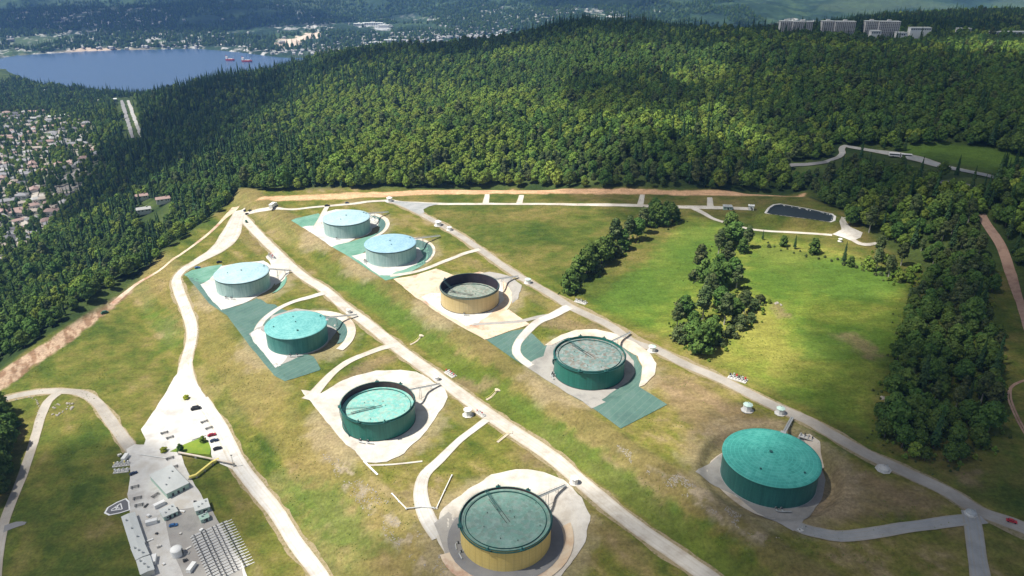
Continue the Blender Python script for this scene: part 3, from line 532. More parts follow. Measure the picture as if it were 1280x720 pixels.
lin([(375, 488), (388, 489), (402, 492), (422, 480), (440, 472), (470, 464), (500, 463), (520, 465), (540, 475), (556, 487), (559, 497), (553, 512), (540, 530), (525, 548), (505, 567), (485, 578), (458, 578), (440, 562), (415, 535)], 'gravel', off=.22, step=2.5)
ribbon('curb', [(455, 577), (472, 594)], 1.2, 'white', off=.4, amp=0); ribbon('curb', [(460, 582), (490, 581), (528, 577)], 1.4, 'gravel', off=.3, amp=.1)
lin([(548, 648), (556, 636), (570, 622), (590, 608), (615, 594), (645, 587), (680, 590), (705, 600), (728, 622), (736, 645), (734, 672), (718, 700), (700, 725), (680, 750), (600, 740), (560, 700), (545, 668)], 'gravel', off=.22, step=2.5)
ringsec('tank_ring_path', 't6', 22, 30, 150, 395, 'asphalt', .75); ringsec('tank_ring_path', 't6', 29.5, 35, 200, 375, 'tan', .6)
lin([(543, 655), (560, 640), (574, 650), (576, 670), (590, 690), (560, 700)], 'greypad', off=.26)

# ---------------------------------------------------------------- storage tanks
def radial_mat(name, cols, ringstep, spotty=0.0, patch=None, rough=.6, plates=1.0):
    """painted steel deck: plates laid in rings round the centre, with weathering"""
    m = bpy.data.materials.new(name); m.use_nodes = True; N = m.node_tree.nodes; L = m.node_tree.links; b = N['Principled BSDF']; b.inputs['Roughness'].default_value = rough; b.inputs['Specular IOR Level'].default_value = .35
    tc = N.new('ShaderNodeTexCoord'); sx = N.new('ShaderNodeSeparateXYZ'); L.new(tc.outputs['Object'], sx.inputs[0])
    def mth(op, a, c=None, v=None):
        k = N.new('ShaderNodeMath'); k.operation = op; L.new(a, k.inputs[0])
        if c is not None: L.new(c, k.inputs[1])
        if v is not None: k.inputs[1].default_value = v
        return k.outputs[0]
    cb = N.new('ShaderNodeCombineXYZ'); L.new(sx.outputs[0], cb.inputs[0]); L.new(sx.outputs[1], cb.inputs[1]); ln = N.new('ShaderNodeVectorMath'); ln.operation = 'LENGTH'; L.new(cb.outputs[0], ln.inputs[0])
    rr = ln.outputs['Value']; an = N.new('ShaderNodeMath'); an.operation = 'ARCTAN2'; L.new(sx.outputs[1], an.inputs[0]); L.new(sx.outputs[0], an.inputs[1])
    ring = mth('FLOOR', mth('DIVIDE', rr, v=ringstep)); nseg = mth('ADD', mth('MULTIPLY', ring, v=6.0), v=4.0)
    seg = mth('MULTIPLY', mth('DIVIDE', mth('ADD', an.outputs[0], v=3.14159), v=6.28318), nseg); segi = mth('FLOOR', seg)
    wn_ = N.new('ShaderNodeTexWhiteNoise'); wn_.noise_dimensions = '2D'; c2 = N.new('ShaderNodeCombineXYZ'); L.new(ring, c2.inputs[0]); L.new(segi, c2.inputs[1]); L.new(c2.outputs[0], wn_.inputs['Vector'])
    fr = mth('FRACT', mth('DIVIDE', rr, v=ringstep)); fs = mth('FRACT', seg)
    line = mth('MAXIMUM', mth('LESS_THAN', fr, v=.16), mth('LESS_THAN', fs, v=.10))
    n = N.new('ShaderNodeTexNoise'); n.inputs['Scale'].default_value = .12; n.inputs['Detail'].default_value = 7; n.inputs['Roughness'].default_value = .7; L.new(tc.outputs['Object'], n.inputs['Vector'])
    f = mth('ADD', mth('MULTIPLY', wn_.outputs['Value'], v=.30 * plates), mth('SUBTRACT', n.outputs['Fac'], v=.12 * plates))
    r = N.new('ShaderNodeValToRGB'); L.new(f, r.inputs[0]); e = r.color_ramp.elements; e[0].position = .3; e[1].position = .75; e[0].color = (*cols[0], 1); e[1].color = (*cols[-1], 1)
    for i in range(1, len(cols) - 1): k = e.new(.3 + .45 * i / (len(cols) - 1)); k.color = (*cols[i], 1)
    out = r.outputs[0]
    def mixc(fac, a, col, amt):
        q = N.new('ShaderNodeMix'); q.data_type = 'RGBA'; L.new(mth('MULTIPLY', fac, v=amt), q.inputs[0]); L.new(a, q.inputs[6]); q.inputs[7].default_value = (*col, 1); return q.outputs[2]
    out = mixc(line, out, tuple(min(1, c * 1.7) for c in cols[-1]), .28 * plates)
    if spotty:
        v = N.new('ShaderNodeTexVoronoi'); v.inputs['Scale'].default_value = .55; L.new(tc.outputs['Object'], v.inputs['Vector']); v2 = N.new('ShaderNodeTexNoise'); v2.inputs['Scale'].default_value = .3; v2.inputs['Detail'].default_value = 8; L.new(tc.outputs['Object'], v2.inputs['Vector'])
        sc_ = N.new('ShaderNodeSeparateColor'); L.new(v.outputs['Color'], sc_.inputs[0])
        for ch, col, th in ((0, patch[0], .45), (1, patch[1], .5), (2, patch[2], .6)):
            g = N.new('ShaderNodeMapRange'); g.inputs[1].default_value = th - .08; g.inputs[2].default_value = th + .08; L.new(mth('MULTIPLY', mth('ADD', sc_.outputs[ch], v=.35), v2.outputs['Fac']), g.inputs[0]); out = mixc(g.outputs[0], out, col, spotty)
    L.new(out, b.inputs['Base Color']); return m
def shell_mat(name, cols, seams=72, rough=.45, band=2.4):
    """painted shell: courses and vertical seams, with streaks running down"""
    m = bpy.data.materials.new(name); m.use_nodes = True; N = m.node_tree.nodes; L = m.node_tree.links; b = N['Principled BSDF']; b.inputs['Roughness'].default_value = rough; b.inputs['Specular IOR Level'].default_value = .4
    tc = N.new('ShaderNodeTexCoord'); mp = N.new('ShaderNodeMapping'); mp.inputs['Scale'].default_value = (.5, .5, .05); L.new(tc.outputs['Object'], mp.inputs[0]); n = N.new('ShaderNodeTexNoise'); n.inputs['Scale'].default_value = 1; n.inputs['Detail'].default_value = 6; n.inputs['Roughness'].default_value = .7
    L.new(mp.outputs[0], n.inputs['Vector']); r = N.new('ShaderNodeValToRGB'); L.new(n.outputs['Fac'], r.inputs[0]); e = r.color_ramp.elements; e[0].position = .35; e[1].position = .68; e[0].color = (*cols[0], 1); e[1].color = (*cols[1], 1)
    sx = N.new('ShaderNodeSeparateXYZ'); L.new(tc.outputs['Object'], sx.inputs[0]); an = N.new('ShaderNodeMath'); an.operation = 'ARCTAN2'; L.new(sx.outputs[1], an.inputs[0]); L.new(sx.outputs[0], an.inputs[1])
    def mth(op, a, v): k = N.new('ShaderNodeMath'); k.operation = op; L.new(a, k.inputs[0]); k.inputs[1].default_value = v; return k.outputs[0]
    s1 = mth('LESS_THAN', mth('FRACT', mth('MULTIPLY', an.outputs[0], seams / 6.2832), 0), .09); s2 = mth('LESS_THAN', mth('FRACT', mth('DIVIDE', sx.outputs[2], band), 0), .05)
    mx = N.new('ShaderNodeMath'); mx.operation = 'MAXIMUM'; L.new(s1, mx.inputs[0]); L.new(s2, mx.inputs[1]); q = N.new('ShaderNodeMix'); q.data_type = 'RGBA'; L.new(mth('MULTIPLY', mx.outputs[0], .3), q.inputs[0]); L.new(r.outputs[0], q.inputs[6]); q.inputs[7].default_value = (*[c * .45 for c in cols[0]], 1)
    L.new(q.outputs[2], b.inputs['Base Color']); return m
M['roof_cyan'] = radial_mat('cyan_roof_paint', [(.27, .41, .45), (.33, .47, .51), (.40, .53, .57)], 2.6, plates=.6)
M['roof_blue'] = radial_mat('blue_roof_paint', [(.20, .35, .44), (.25, .41, .50), (.31, .47, .55)], 2.6, plates=.6)
M['roof_teal'] = radial_mat('teal_roof_paint', [(.09, .30, .30), (.13, .37, .36), (.19, .44, .42)], 2.6, plates=.7)
M['roof_green'] = radial_mat('green_roof_paint', [(.045, .30, .25), (.06, .36, .30), (.10, .44, .37)], 2.1, plates=.9)
M['shell_pale'] = shell_mat('pale_green_shell_paint', [(.24, .38, .36), (.40, .54, .51)])
M['shell_teal'] = shell_mat('teal_shell_paint', [(.03, .16, .145), (.075, .25, .22)])
M['shell_green'] = shell_mat('green_shell_paint', [(.012, .125, .095), (.02, .165, .13)], seams=36)
M['shell_dkgreen'] = shell_mat('dark_green_shell_paint', [(.02, .12, .105), (.035, .18, .155)], seams=90)
M['shell_cream'] = shell_mat('cream_shell_paint', [(.5, .39, .18), (.58, .46, .23)], seams=40)
M['shell_yellow'] = shell_mat('yellow_shell_paint', [(.66, .5, .16), (.74, .58, .2)], seams=36)
M['inner'] = mat('rusty_inner_wall', (.045, .03, .03), .8, noise=[(.08, .05, .045)], scale=.2)
M['innerblk'] = mat('black_inner_wall', (.02, .016, .022), .8, noise=[(.035, .026, .035)], scale=.2)
M['rim'] = mat('dark_green_rim', (.02, .09, .085), .5, noise=[(.03, .12, .11)], scale=.4)
M['rimlt'] = mat('pale_rim', (.05, .1, .105), .5)
PR = [(.30, .2, .16), (.55, .6, .6), (.10, .42, .38)]
M['deck_t5'] = radial_mat('weathered_cyan_deck', [(.12, .36, .32), (.17, .43, .38), (.28, .48, .43)], 3, .3, [(.42, .34, .27), (.4, .55, .48), (.1, .38, .4)], plates=.3)
M['deck_t6'] = radial_mat('weathered_green_deck', [(.13, .26, .21), (.17, .31, .26), (.23, .36, .31)], 3, .22, [(.2, .14, .12), (.42, .5, .46), (.1, .2, .2)], plates=.3)
M['deck_t7'] = radial_mat('rusty_patchwork_deck', [(.09, .15, .145), (.15, .21, .195), (.22, .26, .25)], 3, .5, [(.2, .11, .07), (.3, .34, .33), (.08, .22, .2)], plates=.5)
M['deck_t8'] = radial_mat('grey_green_deck', [(.14, .19, .16), (.2, .25, .21), (.28, .31, .26)], 3, .4, [(.2, .14, .1), (.4, .4, .36), (.1, .17, .14)], plates=.4)
H = 14.0
def stair_on_shell(root, Rr, a0, a1, z0=.2, z1=H, m='steel'):
    n = 44; t = thing_part = bmesh.new()
    A = [R(a0 + (a1 - a0) * i / n) for i in range(n + 1)]; Z = [z0 + (z1 - z0) * i / n for i in range(n + 1)]
    for i in range(n):
        for rr0, rr1 in ((Rr + .15, Rr + 1.15),):
            v = [t.verts.new((r_ * math.cos(a), r_ * math.sin(a), Z[i] + dz)) for dz in (0, .12) for r_, a in ((rr0, A[i]), (rr1, A[i]), (rr1, A[i + 1]), (rr0, A[i + 1]))]
            for f in ((3, 2, 1, 0), (4, 5, 6, 7), (0, 1, 5, 4), (1, 2, 6, 5), (2, 3, 7, 6), (3, 0, 4, 7)): t.faces.new([v[k] for k in f])
    o = obj('stairs', t, m, root)
    b = tube(bmesh.new(), [((Rr + 1.15) * math.cos(a), (Rr + 1.15) * math.sin(a), z + 1.05) for a, z in zip(A, Z)], .07, 5)
    for i in range(0, n + 1, 4): tube(b, [((Rr + 1.15) * math.cos(A[i]), (Rr + 1.15) * math.sin(A[i]), Z[i]), ((Rr + 1.15) * math.cos(A[i]), (Rr + 1.15) * math.sin(A[i]), Z[i] + 1.05)], .05, 4)
    obj('handrail', b, m, o)
    bm = bmesh.new(); a = R(a1); 
    for v in B((Rr - .5, Rr + 1.6, -1.6, 1.6, z1, z1 + .15)).verts[:]: pass
    box(bm, Rr - .4, Rr + 1.6, -1.5, 1.5, z1 + .02, z1 + .2); bmesh.ops.rotate(bm, verts=bm.verts, cent=(0, 0, 0), matrix=Matrix.Rotation(a, 3, 'Z')); obj('platform', bm, m, root)
def nozzle(root, Rr, a, L=4.5, z=.9, r=.35, m='steel'):
    a = R(a); d = Vector((math.cos(a), math.sin(a), 0)); s = Vector((-d.y, d.x, 0)); p = d * (Rr + .05) + Vector((0, 0, z))
    bm = T([p, p + d * L * .5, p + d * L * .6 + s * .6, p + d * L * .6 + s * L], r, 8)
    for q in (.1, 1.6): tube(bm, [p + d * q, p + d * (q + .25)], r * 1.7, 10)
    o = obj('pipe', bm, m, root)
    b = bmesh.new(); box(b, -.4, .4, -.4, .4, 0, 1.3, bev=.08); bmesh.ops.translate(b, verts=b.verts, vec=p + d * 1.3 - Vector((0, 0, .3))); obj('valve', b, 'dark', o)
def handrail_ring(root, Rr, z, m='steel', n=64):
    b = tube(bmesh.new(), [(Rr * math.cos(2 * math.pi * k / n), Rr * math.sin(2 * math.pi * k / n), z + 1.0) for k in range(n)], .06, 4, closed=True)
    for k in range(0, n, 2):
        a = 2 * math.pi * k / n; tube(b, [(Rr * math.cos(a), Rr * math.sin(a), z), (Rr * math.cos(a), Rr * math.sin(a), z + 1.0)], .045, 4)
    obj('handrail', b, m, root)
def tank_base(key, label, foot):
    (x, y), z, D = TK[key]; root = thing('storage_tank', label, 'storage tank', (x, y, z + .3), 0, 'storage tanks of the tank farm'); r = D / 2
    obj('foundation', lathe([(r + .05, .05), (r + 1.1, .05), (r + 1.1, .0), (r + 1.1, -.8)], 96), foot, root)
    return root, r
def domed_tank(key, label, roof, shell, rim, foot, vents, st, nz, rise=1.5):
    root, r = tank_base(key, label, foot)
    obj('shell', lathe([(r, 0), (r, H - .5)], 120), shell, root, True)
    obj('bottom_ring', lathe([(r + .02, 0.02), (r + .25, .02), (r + .25, .3), (r + .02, .3)], 96), 'concrete' if key != 't9' else 'steel', root)
    obj('rim', lathe([(r + .03, H - 1.3), (r + .18, H - 1.3), (r + .18, H - .62), (r + .55, H - .6), (r + .55, H - .1), (r + .03, H - .1)], 120), rim, root)
    obj('roof', lathe([(r + .6, H - .3), (r + .6, H), (r * .98, H + .1), (r * .8, H + rise * .38), (r * .6, H + rise * .65), (r * .4, H + rise * .84), (r * .2, H + rise * .96), (0, H + rise)], 120), roof, root, True)
    for a, q, s_ in vents:
        zz = H + rise * (1 - (q) ** 1.7); bm = lathe([(s_ * .5, -.3), (s_ * .5, .5), (s_, .55), (s_, .75), (0, .95)], 14); bmesh.ops.translate(bm, verts=bm.verts, vec=(q * r * math.cos(R(a)), q * r * math.sin(R(a)), zz)); obj('vent', bm, 'rim', root)
    stair_on_shell(root, r, *st)
    for a in nz: nozzle(root, r, a)
    return root, r
def open_tank(key, label, deck, shell, inner, rim, foot, deck_h, st, nz, ladder, fill='deck', plats=(60, 100, 250, 290)):
    root, r = tank_base(key, label, foot)
    obj('shell', lathe([(r, 0), (r, H)], 120), shell, root, True)
    obj('inner_wall', lathe([(r - .06, H - .02), (r - .06, 1)], 120), inner, root, True)
    obj('bottom_ring', lathe([(r + .02, .02), (r + .3, .02), (r + .3, .35), (r + .02, .35)], 96), 'dark', root)
    obj('wind_girder', lathe([(r + .03, H - 1.2), (r + .75, H - 1.15), (r + .75, H - .95), (r + .03, H - .95)], 120), rim, root)
    obj('rim', lathe([(r - .12, H + .02), (r - .12, H + .16), (r + .22, H + .16), (r + .22, H - .2), (r + .04, H - .2)], 120), rim, root)
    d = obj('floating_roof', lathe([(r - .35, deck_h - .6), (r - .35, deck_h + .35), (r - 1.6, deck_h + .3), (r - 1.7, deck_h), (r * .55, deck_h + .05), (r * .3, deck_h - .02), (0, deck_h + .02)], 96), deck, root)
    obj('seal', lathe([(r - .07, deck_h + .42), (r - .34, deck_h + .3)], 96), 'rubber', d)
    bm = lathe([(r - 2.6, deck_h + .1), (r - 2.6, deck_h + .7), (r - 2.45, deck_h + .7), (r - 2.45, deck_h + .1)], 96); obj('foam_dam', bm, rim, d)
    for i in range(9):
        a = i * 2.4 + .3; q = r * (.2 + .68 * ((i * .37) % 1)); bm = lathe([(.16, 0), (.16, .6), (.24, .6), (.24, .68), (0, .68)], 8); bmesh.ops.translate(bm, verts=bm.verts, vec=(q * math.cos(a), q * math.sin(a), deck_h)); obj('roof_leg', bm, 'dark', d)
    a, q0, q1 = ladder; a = R(a); e = Vector((math.cos(a), math.sin(a), 0)); s = Vector((-e.y, e.x, 0)); p0 = e * (r - .2) + Vector((0, 0, H + .3)); p1 = e * (r * q1) + Vector((0, 0, deck_h + .6))
    bm = bmesh.new()
    for k in (-.6, .6): tube(bm, [p0 + s * k, p1 + s * k], .12, 5); tube(bm, [p0 + s * k + Vector((0, 0, 1)), p1 + s * k + Vector((0, 0, 1))], .06, 4)
    n = int((p0 - p1).length / .9)
    for i in range(n + 1): p = p0.lerp(p1, i / n); tube(bm, [p - s * .6, p + s * .6], .08, 4)
    obj('rolling_ladder', bm, rim, root)
    bm = bmesh.new(); 
    for k in (-.9, .9): tube(bm, [e * (r * q1 * 1.9 if False else r * .75) + s * k + Vector((0, 0, deck_h + .35)), e * (-r * .12) + s * k + Vector((0, 0, deck_h + .35))], .14, 5)
    obj('ladder_track', bm, 'dark', d)
    for a in plats:
        bm = B((r - .1, r + 1.5, -1.3, 1.3, H + .02, H + .18)); bmesh.ops.rotate(bm, verts=bm.verts, cent=(0, 0, 0), matrix=Matrix.Rotation(R(a), 3, 'Z'))
        o = obj('foam_platform', bm, rim, root); b = bmesh.new(); box(b, r + .3, r + .9, -.3, .3, H + .18, H + 1.5, bev=.1); bmesh.ops.rotate(b, verts=b.verts, cent=(0, 0, 0), matrix=Matrix.Rotation(R(a), 3, 'Z')); obj('foam_box', b, rim, o)
    handrail_ring(root, r + .7, H - .95, rim)
    stair_on_shell(root, r, *st, m=rim)
    for a in nz: nozzle(root, r, a)
    return root, r
domed_tank('t1', 'farthest domed tank, pale cyan roof, on a white pad at the upper road', 'roof_cyan', 'shell_pale', 'rimlt', 'concrete', [(250, .45, .5), (40, .86, .7), (30, .9, .6), (110, .05, .6)], (60, 20), (255,))
domed_tank('t2', 'light blue domed tank between the farthest cyan tank and the open cream tank', 'roof_blue', 'shell_pale', 'rimlt', 'concrete', [(285, .35, .5), (35, .88, .6), (110, .05, .6)], (60, 20), (200, 210))
domed_tank('t3', 'pale cyan domed tank on a white pad by the bend of the left road', 'roof_cyan', 'shell_pale', 'rimlt', 'concrete', [(200, .5, .4), (40, .9, .7), (110, .05, .6)], (60, 20), (250, 262))
domed_tank('t4', 'turquoise domed tank with teal shell, green lining on both sides of it', 'roof_teal', 'shell_teal', 'shell_teal', 'greypad', [(200, .72, .55), (290, .55, .8), (40, .9, .7), (115, .5, .5), (110, .05, .5)], (60, 20), (270, 282))
domed_tank('t9', 'large dark green domed tank with ringed roof plates, alone at the lower right', 'roof_green', 'shell_dkgreen', 'shell_dkgreen', 'concrete', [(232, .62, .6), (310, .78, .6), (100, .04, .9)], (20, 58), (268, 262), rise=2.0)
open_tank('t5', 'open green tank with dark inner wall and turquoise floating roof on bright gravel', 'deck_t5', 'shell_green', 'inner', 'rim', 'dark', 9.6, (230, 195), (262, 250), (205, 1, .08))
open_tank('t6', 'open yellow tank with green floating roof, nearest to the bottom edge', 'deck_t6', 'shell_yellow', 'inner', 'rim', 'asphalt', 12.6, (160, 195), (190, 205), (118, 1, .25))
open_tank('t7', 'open dark green tank with rust spotted grey floating roof in a green basin', 'deck_t7', 'shell_green', 'shell_green', 'rim', 'concrete', 12.2, (160, 195), (188, 195), (125, 1, .25))
open_tank('t8', 'open cream tank with black inner wall and low grey roof on tan earth', 'deck_t8', 'shell_cream', 'innerblk', 'rimlt', 'dark', 5.4, (120, 150), (262,), (160, 1, .55), plats=(150,))
def tp(key, a, r, dz=0.0):
    (x, y), z, D = TK[key]; return Vector((x + r * math.cos(R(a)), y + r * math.sin(R(a)), z + dz))
# ---------------------------------------------------------------- pipe bridges from the road to the tanks
def pipe_bridge(key, a, L, label, wide=1.0):
    D = TK[key][2]; e = Vector((math.cos(R(a)), math.sin(R(a)), 0)); s = Vector((-e.y, e.x, 0)); p0 = tp(key, a, D / 2 + .8, H - 1.6); q = tp(key, a, D / 2 + L); p1 = Vector((q.x, q.y, z1(q.x, q.y) + 1.6))
    t = thing('pipe_bridge', label, 'pipe bridge', (p1.x, p1.y, p1.z - 1.6), 0, 'pipe bridges from the roads to the tanks'); o = t.location.copy()
    bm = bmesh.new()
    for k in (-.8, .8): tube(bm, [p0 - o + s * k * wide, p1 - o + s * k * wide], .13, 5); tube(bm, [p0 - o + s * k * wide + Vector((0, 0, 1.1)), p1 - o + s * k * wide + Vector((0, 0, 1.1))], .07, 4)
    n = int((p1 - p0).length / 2)
    for i in range(n + 1):
        p = p0.lerp(p1, i / n) - o; 
        for k in (-.8, .8): tube(bm, [p + s * k * wide, p + s * k * wide + Vector((0, 0, 1.1))], .05, 4)
    obj('truss', bm, 'steel', t)
    bm = bmesh.new(); v = [bm.verts.new(p - o + s * k * wide) for p, k in ((p0, -.75), (p0, .75), (p1, .75), (p1, -.75))]; v += [bm.verts.new(w.co + Vector((0, 0, .08))) for w in v]
    for f in ((3, 2, 1, 0), (4, 5, 6, 7), (0, 1, 5, 4), (1, 2, 6, 5), (2, 3, 7, 6), (3, 0, 4, 7)): bm.faces.new([v[k] for k in f])
    obj('deck', bm, 'steel', t)
    obj('foam_pipe', T([p0 - o + s * .3 + Vector((0, 0, .35)), p1 - o + s * .3 + Vector((0, 0, .35))], .16, 6), 'steel', t)
    for f in (.35, .7):
        p = p0.lerp(p1, f); g = z1(p.x, p.y)
        if p.z - g > 1: obj('support', T([p - o + s * .7 * wide, Vector((p.x, p.y, g - .2)) - o + s * 1.3 * wide], .14, 5), 'steel', t); obj('support', T([p - o - s * .7 * wide, Vector((p.x, p.y, g - .2)) - o - s * 1.3 * wide], .14, 5), 'steel', t)
    return t
pipe_bridge('t1', 42, 26, 'pipe bridge climbing from the farthest cyan domed tank to the upper road')
pipe_bridge('t2', 38, 30, 'pipe bridge between the blue roofed tank and the huts on the right road')
pipe_bridge('t3', 30, 20, 'pipe bridge beside the pale cyan tank near the left road bend')
pipe_bridge('t4', 38, 28, 'pipe bridge from the turquoise roofed tank to the near row road')
pipe_bridge('t5', 42, 26, 'pipe bridge over bright gravel from the open turquoise decked tank')
pipe_bridge('t6', 46, 24, 'pipe bridge from the open yellow tank to the white foam tank by the road')
pipe_bridge('t7', 50, 28, 'pipe bridge over the tan berm beside the rust-spotted open tank')
pipe_bridge('t8', 38, 26, 'pipe bridge from the open cream tank with the black inner wall')
pipe_bridge('t9', 58, 24, 'pipe bridge behind the large dark green domed tank')

# ---------------------------------------------------------------- huts and equipment by the roads
def hut(px, py, label, w=4.0, h=3.2, n=8, wm='white', rm='linerlt_roof', nm='valve_hut', cat='hut'):
    x, y = at(px, py); z = z1(x, y); t = thing(nm, label, cat, (x, y, z + .15), random.random() * 1.0, 'small huts along the roads')
    obj('base', lathe([(w * .75, 0), (w * .75, .25), (0, .25)], n), 'concrete', t)
    b = obj('wall', lathe([(w / 2, .25), (w / 2, h)], n), wm, t)
    obj('roof', lathe([(w / 2 + .35, h - .05), (w / 2 + .35, h + .12), (w * .25, h + w * .18), (0, h + w * .25)], n), rm, t)
    obj('door', B((w * .46 - .05, w * .46 + .1, -.55, .55, .26, 2.3)), 'steel', t)
    obj('vent', T([(0, 0, h + w * .2), (0, 0, h + w * .25 + .6)], .2, 6), 'steel', t)
    return t
M['linerlt_roof'] = mat('mint_roof_paint', (.5, .68, .6), .5, noise=[(.62, .78, .7)], scale=.3)
hut(934, 513, 'mint roofed round hut standing on bare earth above the large green domed tank', 5.2, 4)
hut(975, 517, 'mint roofed round hut at the road edge, right of the one on bare earth', 4.6, 3.6)
hut(815, 439, 'mint roofed round hut where the tan berm meets the right road', 4.6, 3.6)
hut(660, 354, 'mint roofed round hut at the road beside the open cream tank', 4.6, 3.4)
hut(487, 252, 'white round hut at the head of the right road', 6, 4, rm='white')
hut(548, 282, 'white round hut on the right road, first of the pair above the blue roofed tank', 6, 4, rm='white')
hut(562, 288, 'smaller white round hut of the pair on the right road above the blue tank', 4.5, 3, rm='white')
hut(585, 519, 'white round hut on grey skid pad where the near row road branches', 5, 4.2, rm='white')
hut(718, 604, 'white round hut at the road beside the open yellow tank', 4, 3.5, rm='white')
hut(436, 391, 'white round hut at the road beside the turquoise roofed tank', 3.2, 2.8, rm='white')
hut(546, 475, 'white round hut at the road beside the open turquoise decked tank', 3.2, 2.8, rm='white')
hut(1213, 643, 'pale round hut at the lower right road junction', 4.2, 1.4, rm='steel')
hut(1104, 587, 'low pale round hut on the road shoulder left of the dark tree mass', 5.5, 1.0, rm='concrete')
hut(1050, 302, 'tiny white round hut at the bend of the gravel path by the pond', 3, 2.4, rm='white')
def skid(px, py, label, n=5, rz=0, s=1.0, mats=('steel', 'dark', 'white'), seed=1):
    """pumps and valves standing on a concrete slab"""
    rd = random.Random(seed); x, y = at(px, py); t = thing('valve_skid', label, 'pump skid', (x, y, z1(x, y) + .2), R(rz), 'pump and valve skids beside the roads'); t.scale = (s, s, s)
    obj('slab', B((-5, 5, -2.2, 2.2, -.3, .25)), 'concrete', t)
    for i in range(n):
        X = -4 + 8 * i / max(1, n - 1); m = mats[i % len(mats)]
        bm = T([(X, -1.6, .25), (X, -1.6, 1.2), (X, 1.6, 1.2), (X, 1.6, .25)], .2, 7); o = obj('pipe', bm, 'steel', t)
        obj('valve', lathe([(.1, 1.2), (.45, 1.3), (.45, 1.8), (.1, 1.9), (.08, 2.3), (.5, 2.3), (.5, 2.4), (0, 2.4)], 8, cx=X, cy=rd.uniform(-.8, .8)), m, o)
    return t
skid(866, 411, 'white pump skid in the reddish earth patch left of the right road', 4, -35, 1.0, ('white', 'white', 'steel'))
skid(922, 474, 'dark pump skid across the right road from the bare earth hut', 6, -35, 1.2, ('dark', 'steel', 'red'))
skid(726, 378, 'grey pump skid on the field side of the right road near its fork', 5, -35, 1.0, ('steel', 'dark'))
skid(563, 468, 'reddish pump skid on the grass bank side of the near row road', 5, -50, 1.0, ('red', 'steel'))
skid(601, 518, 'red and grey pump skid at the branch of the near row road', 4, -50, .8, ('red', 'steel'))
skid(340, 322, 'brown pipe skid between the pale cyan tank and the near row road', 6, -55, 1.3, ('steel', 'red', 'white'))
skid(152, 581, 'white and yellow pump skid at the left edge of the works yard', 5, 10, 1.0, ('yellow', 'white', 'steel'), 3)
skid(152, 589, 'white pump skid just below the yellow one at the left edge of the works yard', 4, 10, .9, ('white', 'white', 'steel'), 4)
skid(1008, 547, 'grey pump skid at the pipe bridge of the large green domed tank', 4, -35, .8, ('steel', 'dark'))
skid(1003, 662, 'dark pump skid at the foot of the grey road below the large green domed tank', 3, 20, .5, ('dark', 'steel'))
def steps(p0, p1, label, w=1.6):
    (x0, y0), (x1, y1) = at(*p0), at(*p1); t = thing('bank_stairs', label, 'stairs', (x0, y0, z1(x0, y0)), 0, 'stairs up the grass banks'); o = t.location.copy(); bm = bmesh.new(); n = int(math.dist((x0, y0), (x1, y1)) / .8); rl = []
    d = Vector((x1 - x0, y1 - y0, 0)).normalized(); s = Vector((-d.y, d.x, 0)); zz = [z1(x0 + (x1 - x0) * i / n, y0 + (y1 - y0) * i / n) for i in range(n + 1)]
    for i in range(n):
        p = Vector((x0, y0, 0)).lerp(Vector((x1, y1, 0)), i / n); q = p + d * .85
        v = [bm.verts.new(Vector((a.x, a.y, zz[i] + h)) + s * k * w / 2 - o) for h in (-.3, .35) for a, k in ((p, -1), (p, 1), (q, 1), (q, -1))]
        for f in ((3, 2, 1, 0), (4, 5, 6, 7), (0, 1, 5, 4), (1, 2, 6, 5), (2, 3, 7, 6), (3, 0, 4, 7)): bm.faces.new([v[k] for k in f])
    obj('treads', bm, 'berm', t); bm = bmesh.new()
    for k in (-1, 1): tube(bm, [Vector((x0 + (x1 - x0) * i / 8, y0 + (y1 - y0) * i / 8, z1(x0 + (x1 - x0) * i / 8, y0 + (y1 - y0) * i / 8) + 1.4)) + s * k * w / 2 - o for i in range(9)], .08, 5)
    obj('handrail', bm, 'yellow', t); q = Vector((x1, y1, z1(x1, y1))) - o; bm = bmesh.new(); box(bm, -1.8, 1.8, -1.5, 1.5, .1, .6); bmesh.ops.translate(bm, verts=bm.verts, vec=q); obj('landing', bm, 'berm', t)
steps((513, 431), (527, 420), 'stairs up the grass bank from the near row road above the open turquoise decked tank')
steps((608, 500), (622, 488), 'stairs up the grass bank beside the red and grey pump skid')
steps((622, 553), (637, 541), 'short stairs on the grass between the branch road and the open yellow tank')
def pipe_run(P, label, r=.3, m='white', h=.8, sup=True, nm='pipeline', group=None):
    Q = [(*p, z1(*p) + h) for p in pts(P)]; t = thing(nm, label, 'pipeline', Q[0], 0, group); o = Vector(Q[0]); 
    obj('pipe', T([Vector(q) - o for q in Q], r, 8), m, t)
    if sup:
        for i in range(len(Q)): q = Vector(Q[i]) - o; bm = B((-.5, .5, -.5, .5, -h - .3, -r * .6)); bmesh.ops.translate(bm, verts=bm.verts, vec=q); obj('support', bm, 'concrete', t)
    return t
pipe_run([(490, 618), (499, 628), (508, 637)], 'white pipe lying on the grass left of the branch road bend')
pipe_run([(508, 637), (528, 635), (543, 636)], 'thin grey pipe crossing the branch road bend', .35, 'steel')
pipe_run([(565, 595), (556, 614), (546, 636)], 'white pipe on the grass between the branch road and the open yellow tank')
pipe_run([(224, 569), (245, 573), (265, 577), (280, 580), (293, 583)], 'long pinkish pipe on supports crossing the dry grass of the works yard', .6, 'berm', 2.2)
pipe_run([(176, 569), (195, 572), (212, 574)], 'thin grey pipe at the upper edge of the works yard', .3, 'steel', .6)
pipe_run([(237, 600), (246, 597), (256, 589), (266, 581), (274, 577)], 'yellow pipe bent up the grass from the warehouse', .9, 'yellow', 2.0)
pipe_run([(275, 559), (258, 545), (240, 551)], 'thin pipe around the top of the bright green grass patch', .25, 'steel', .6)
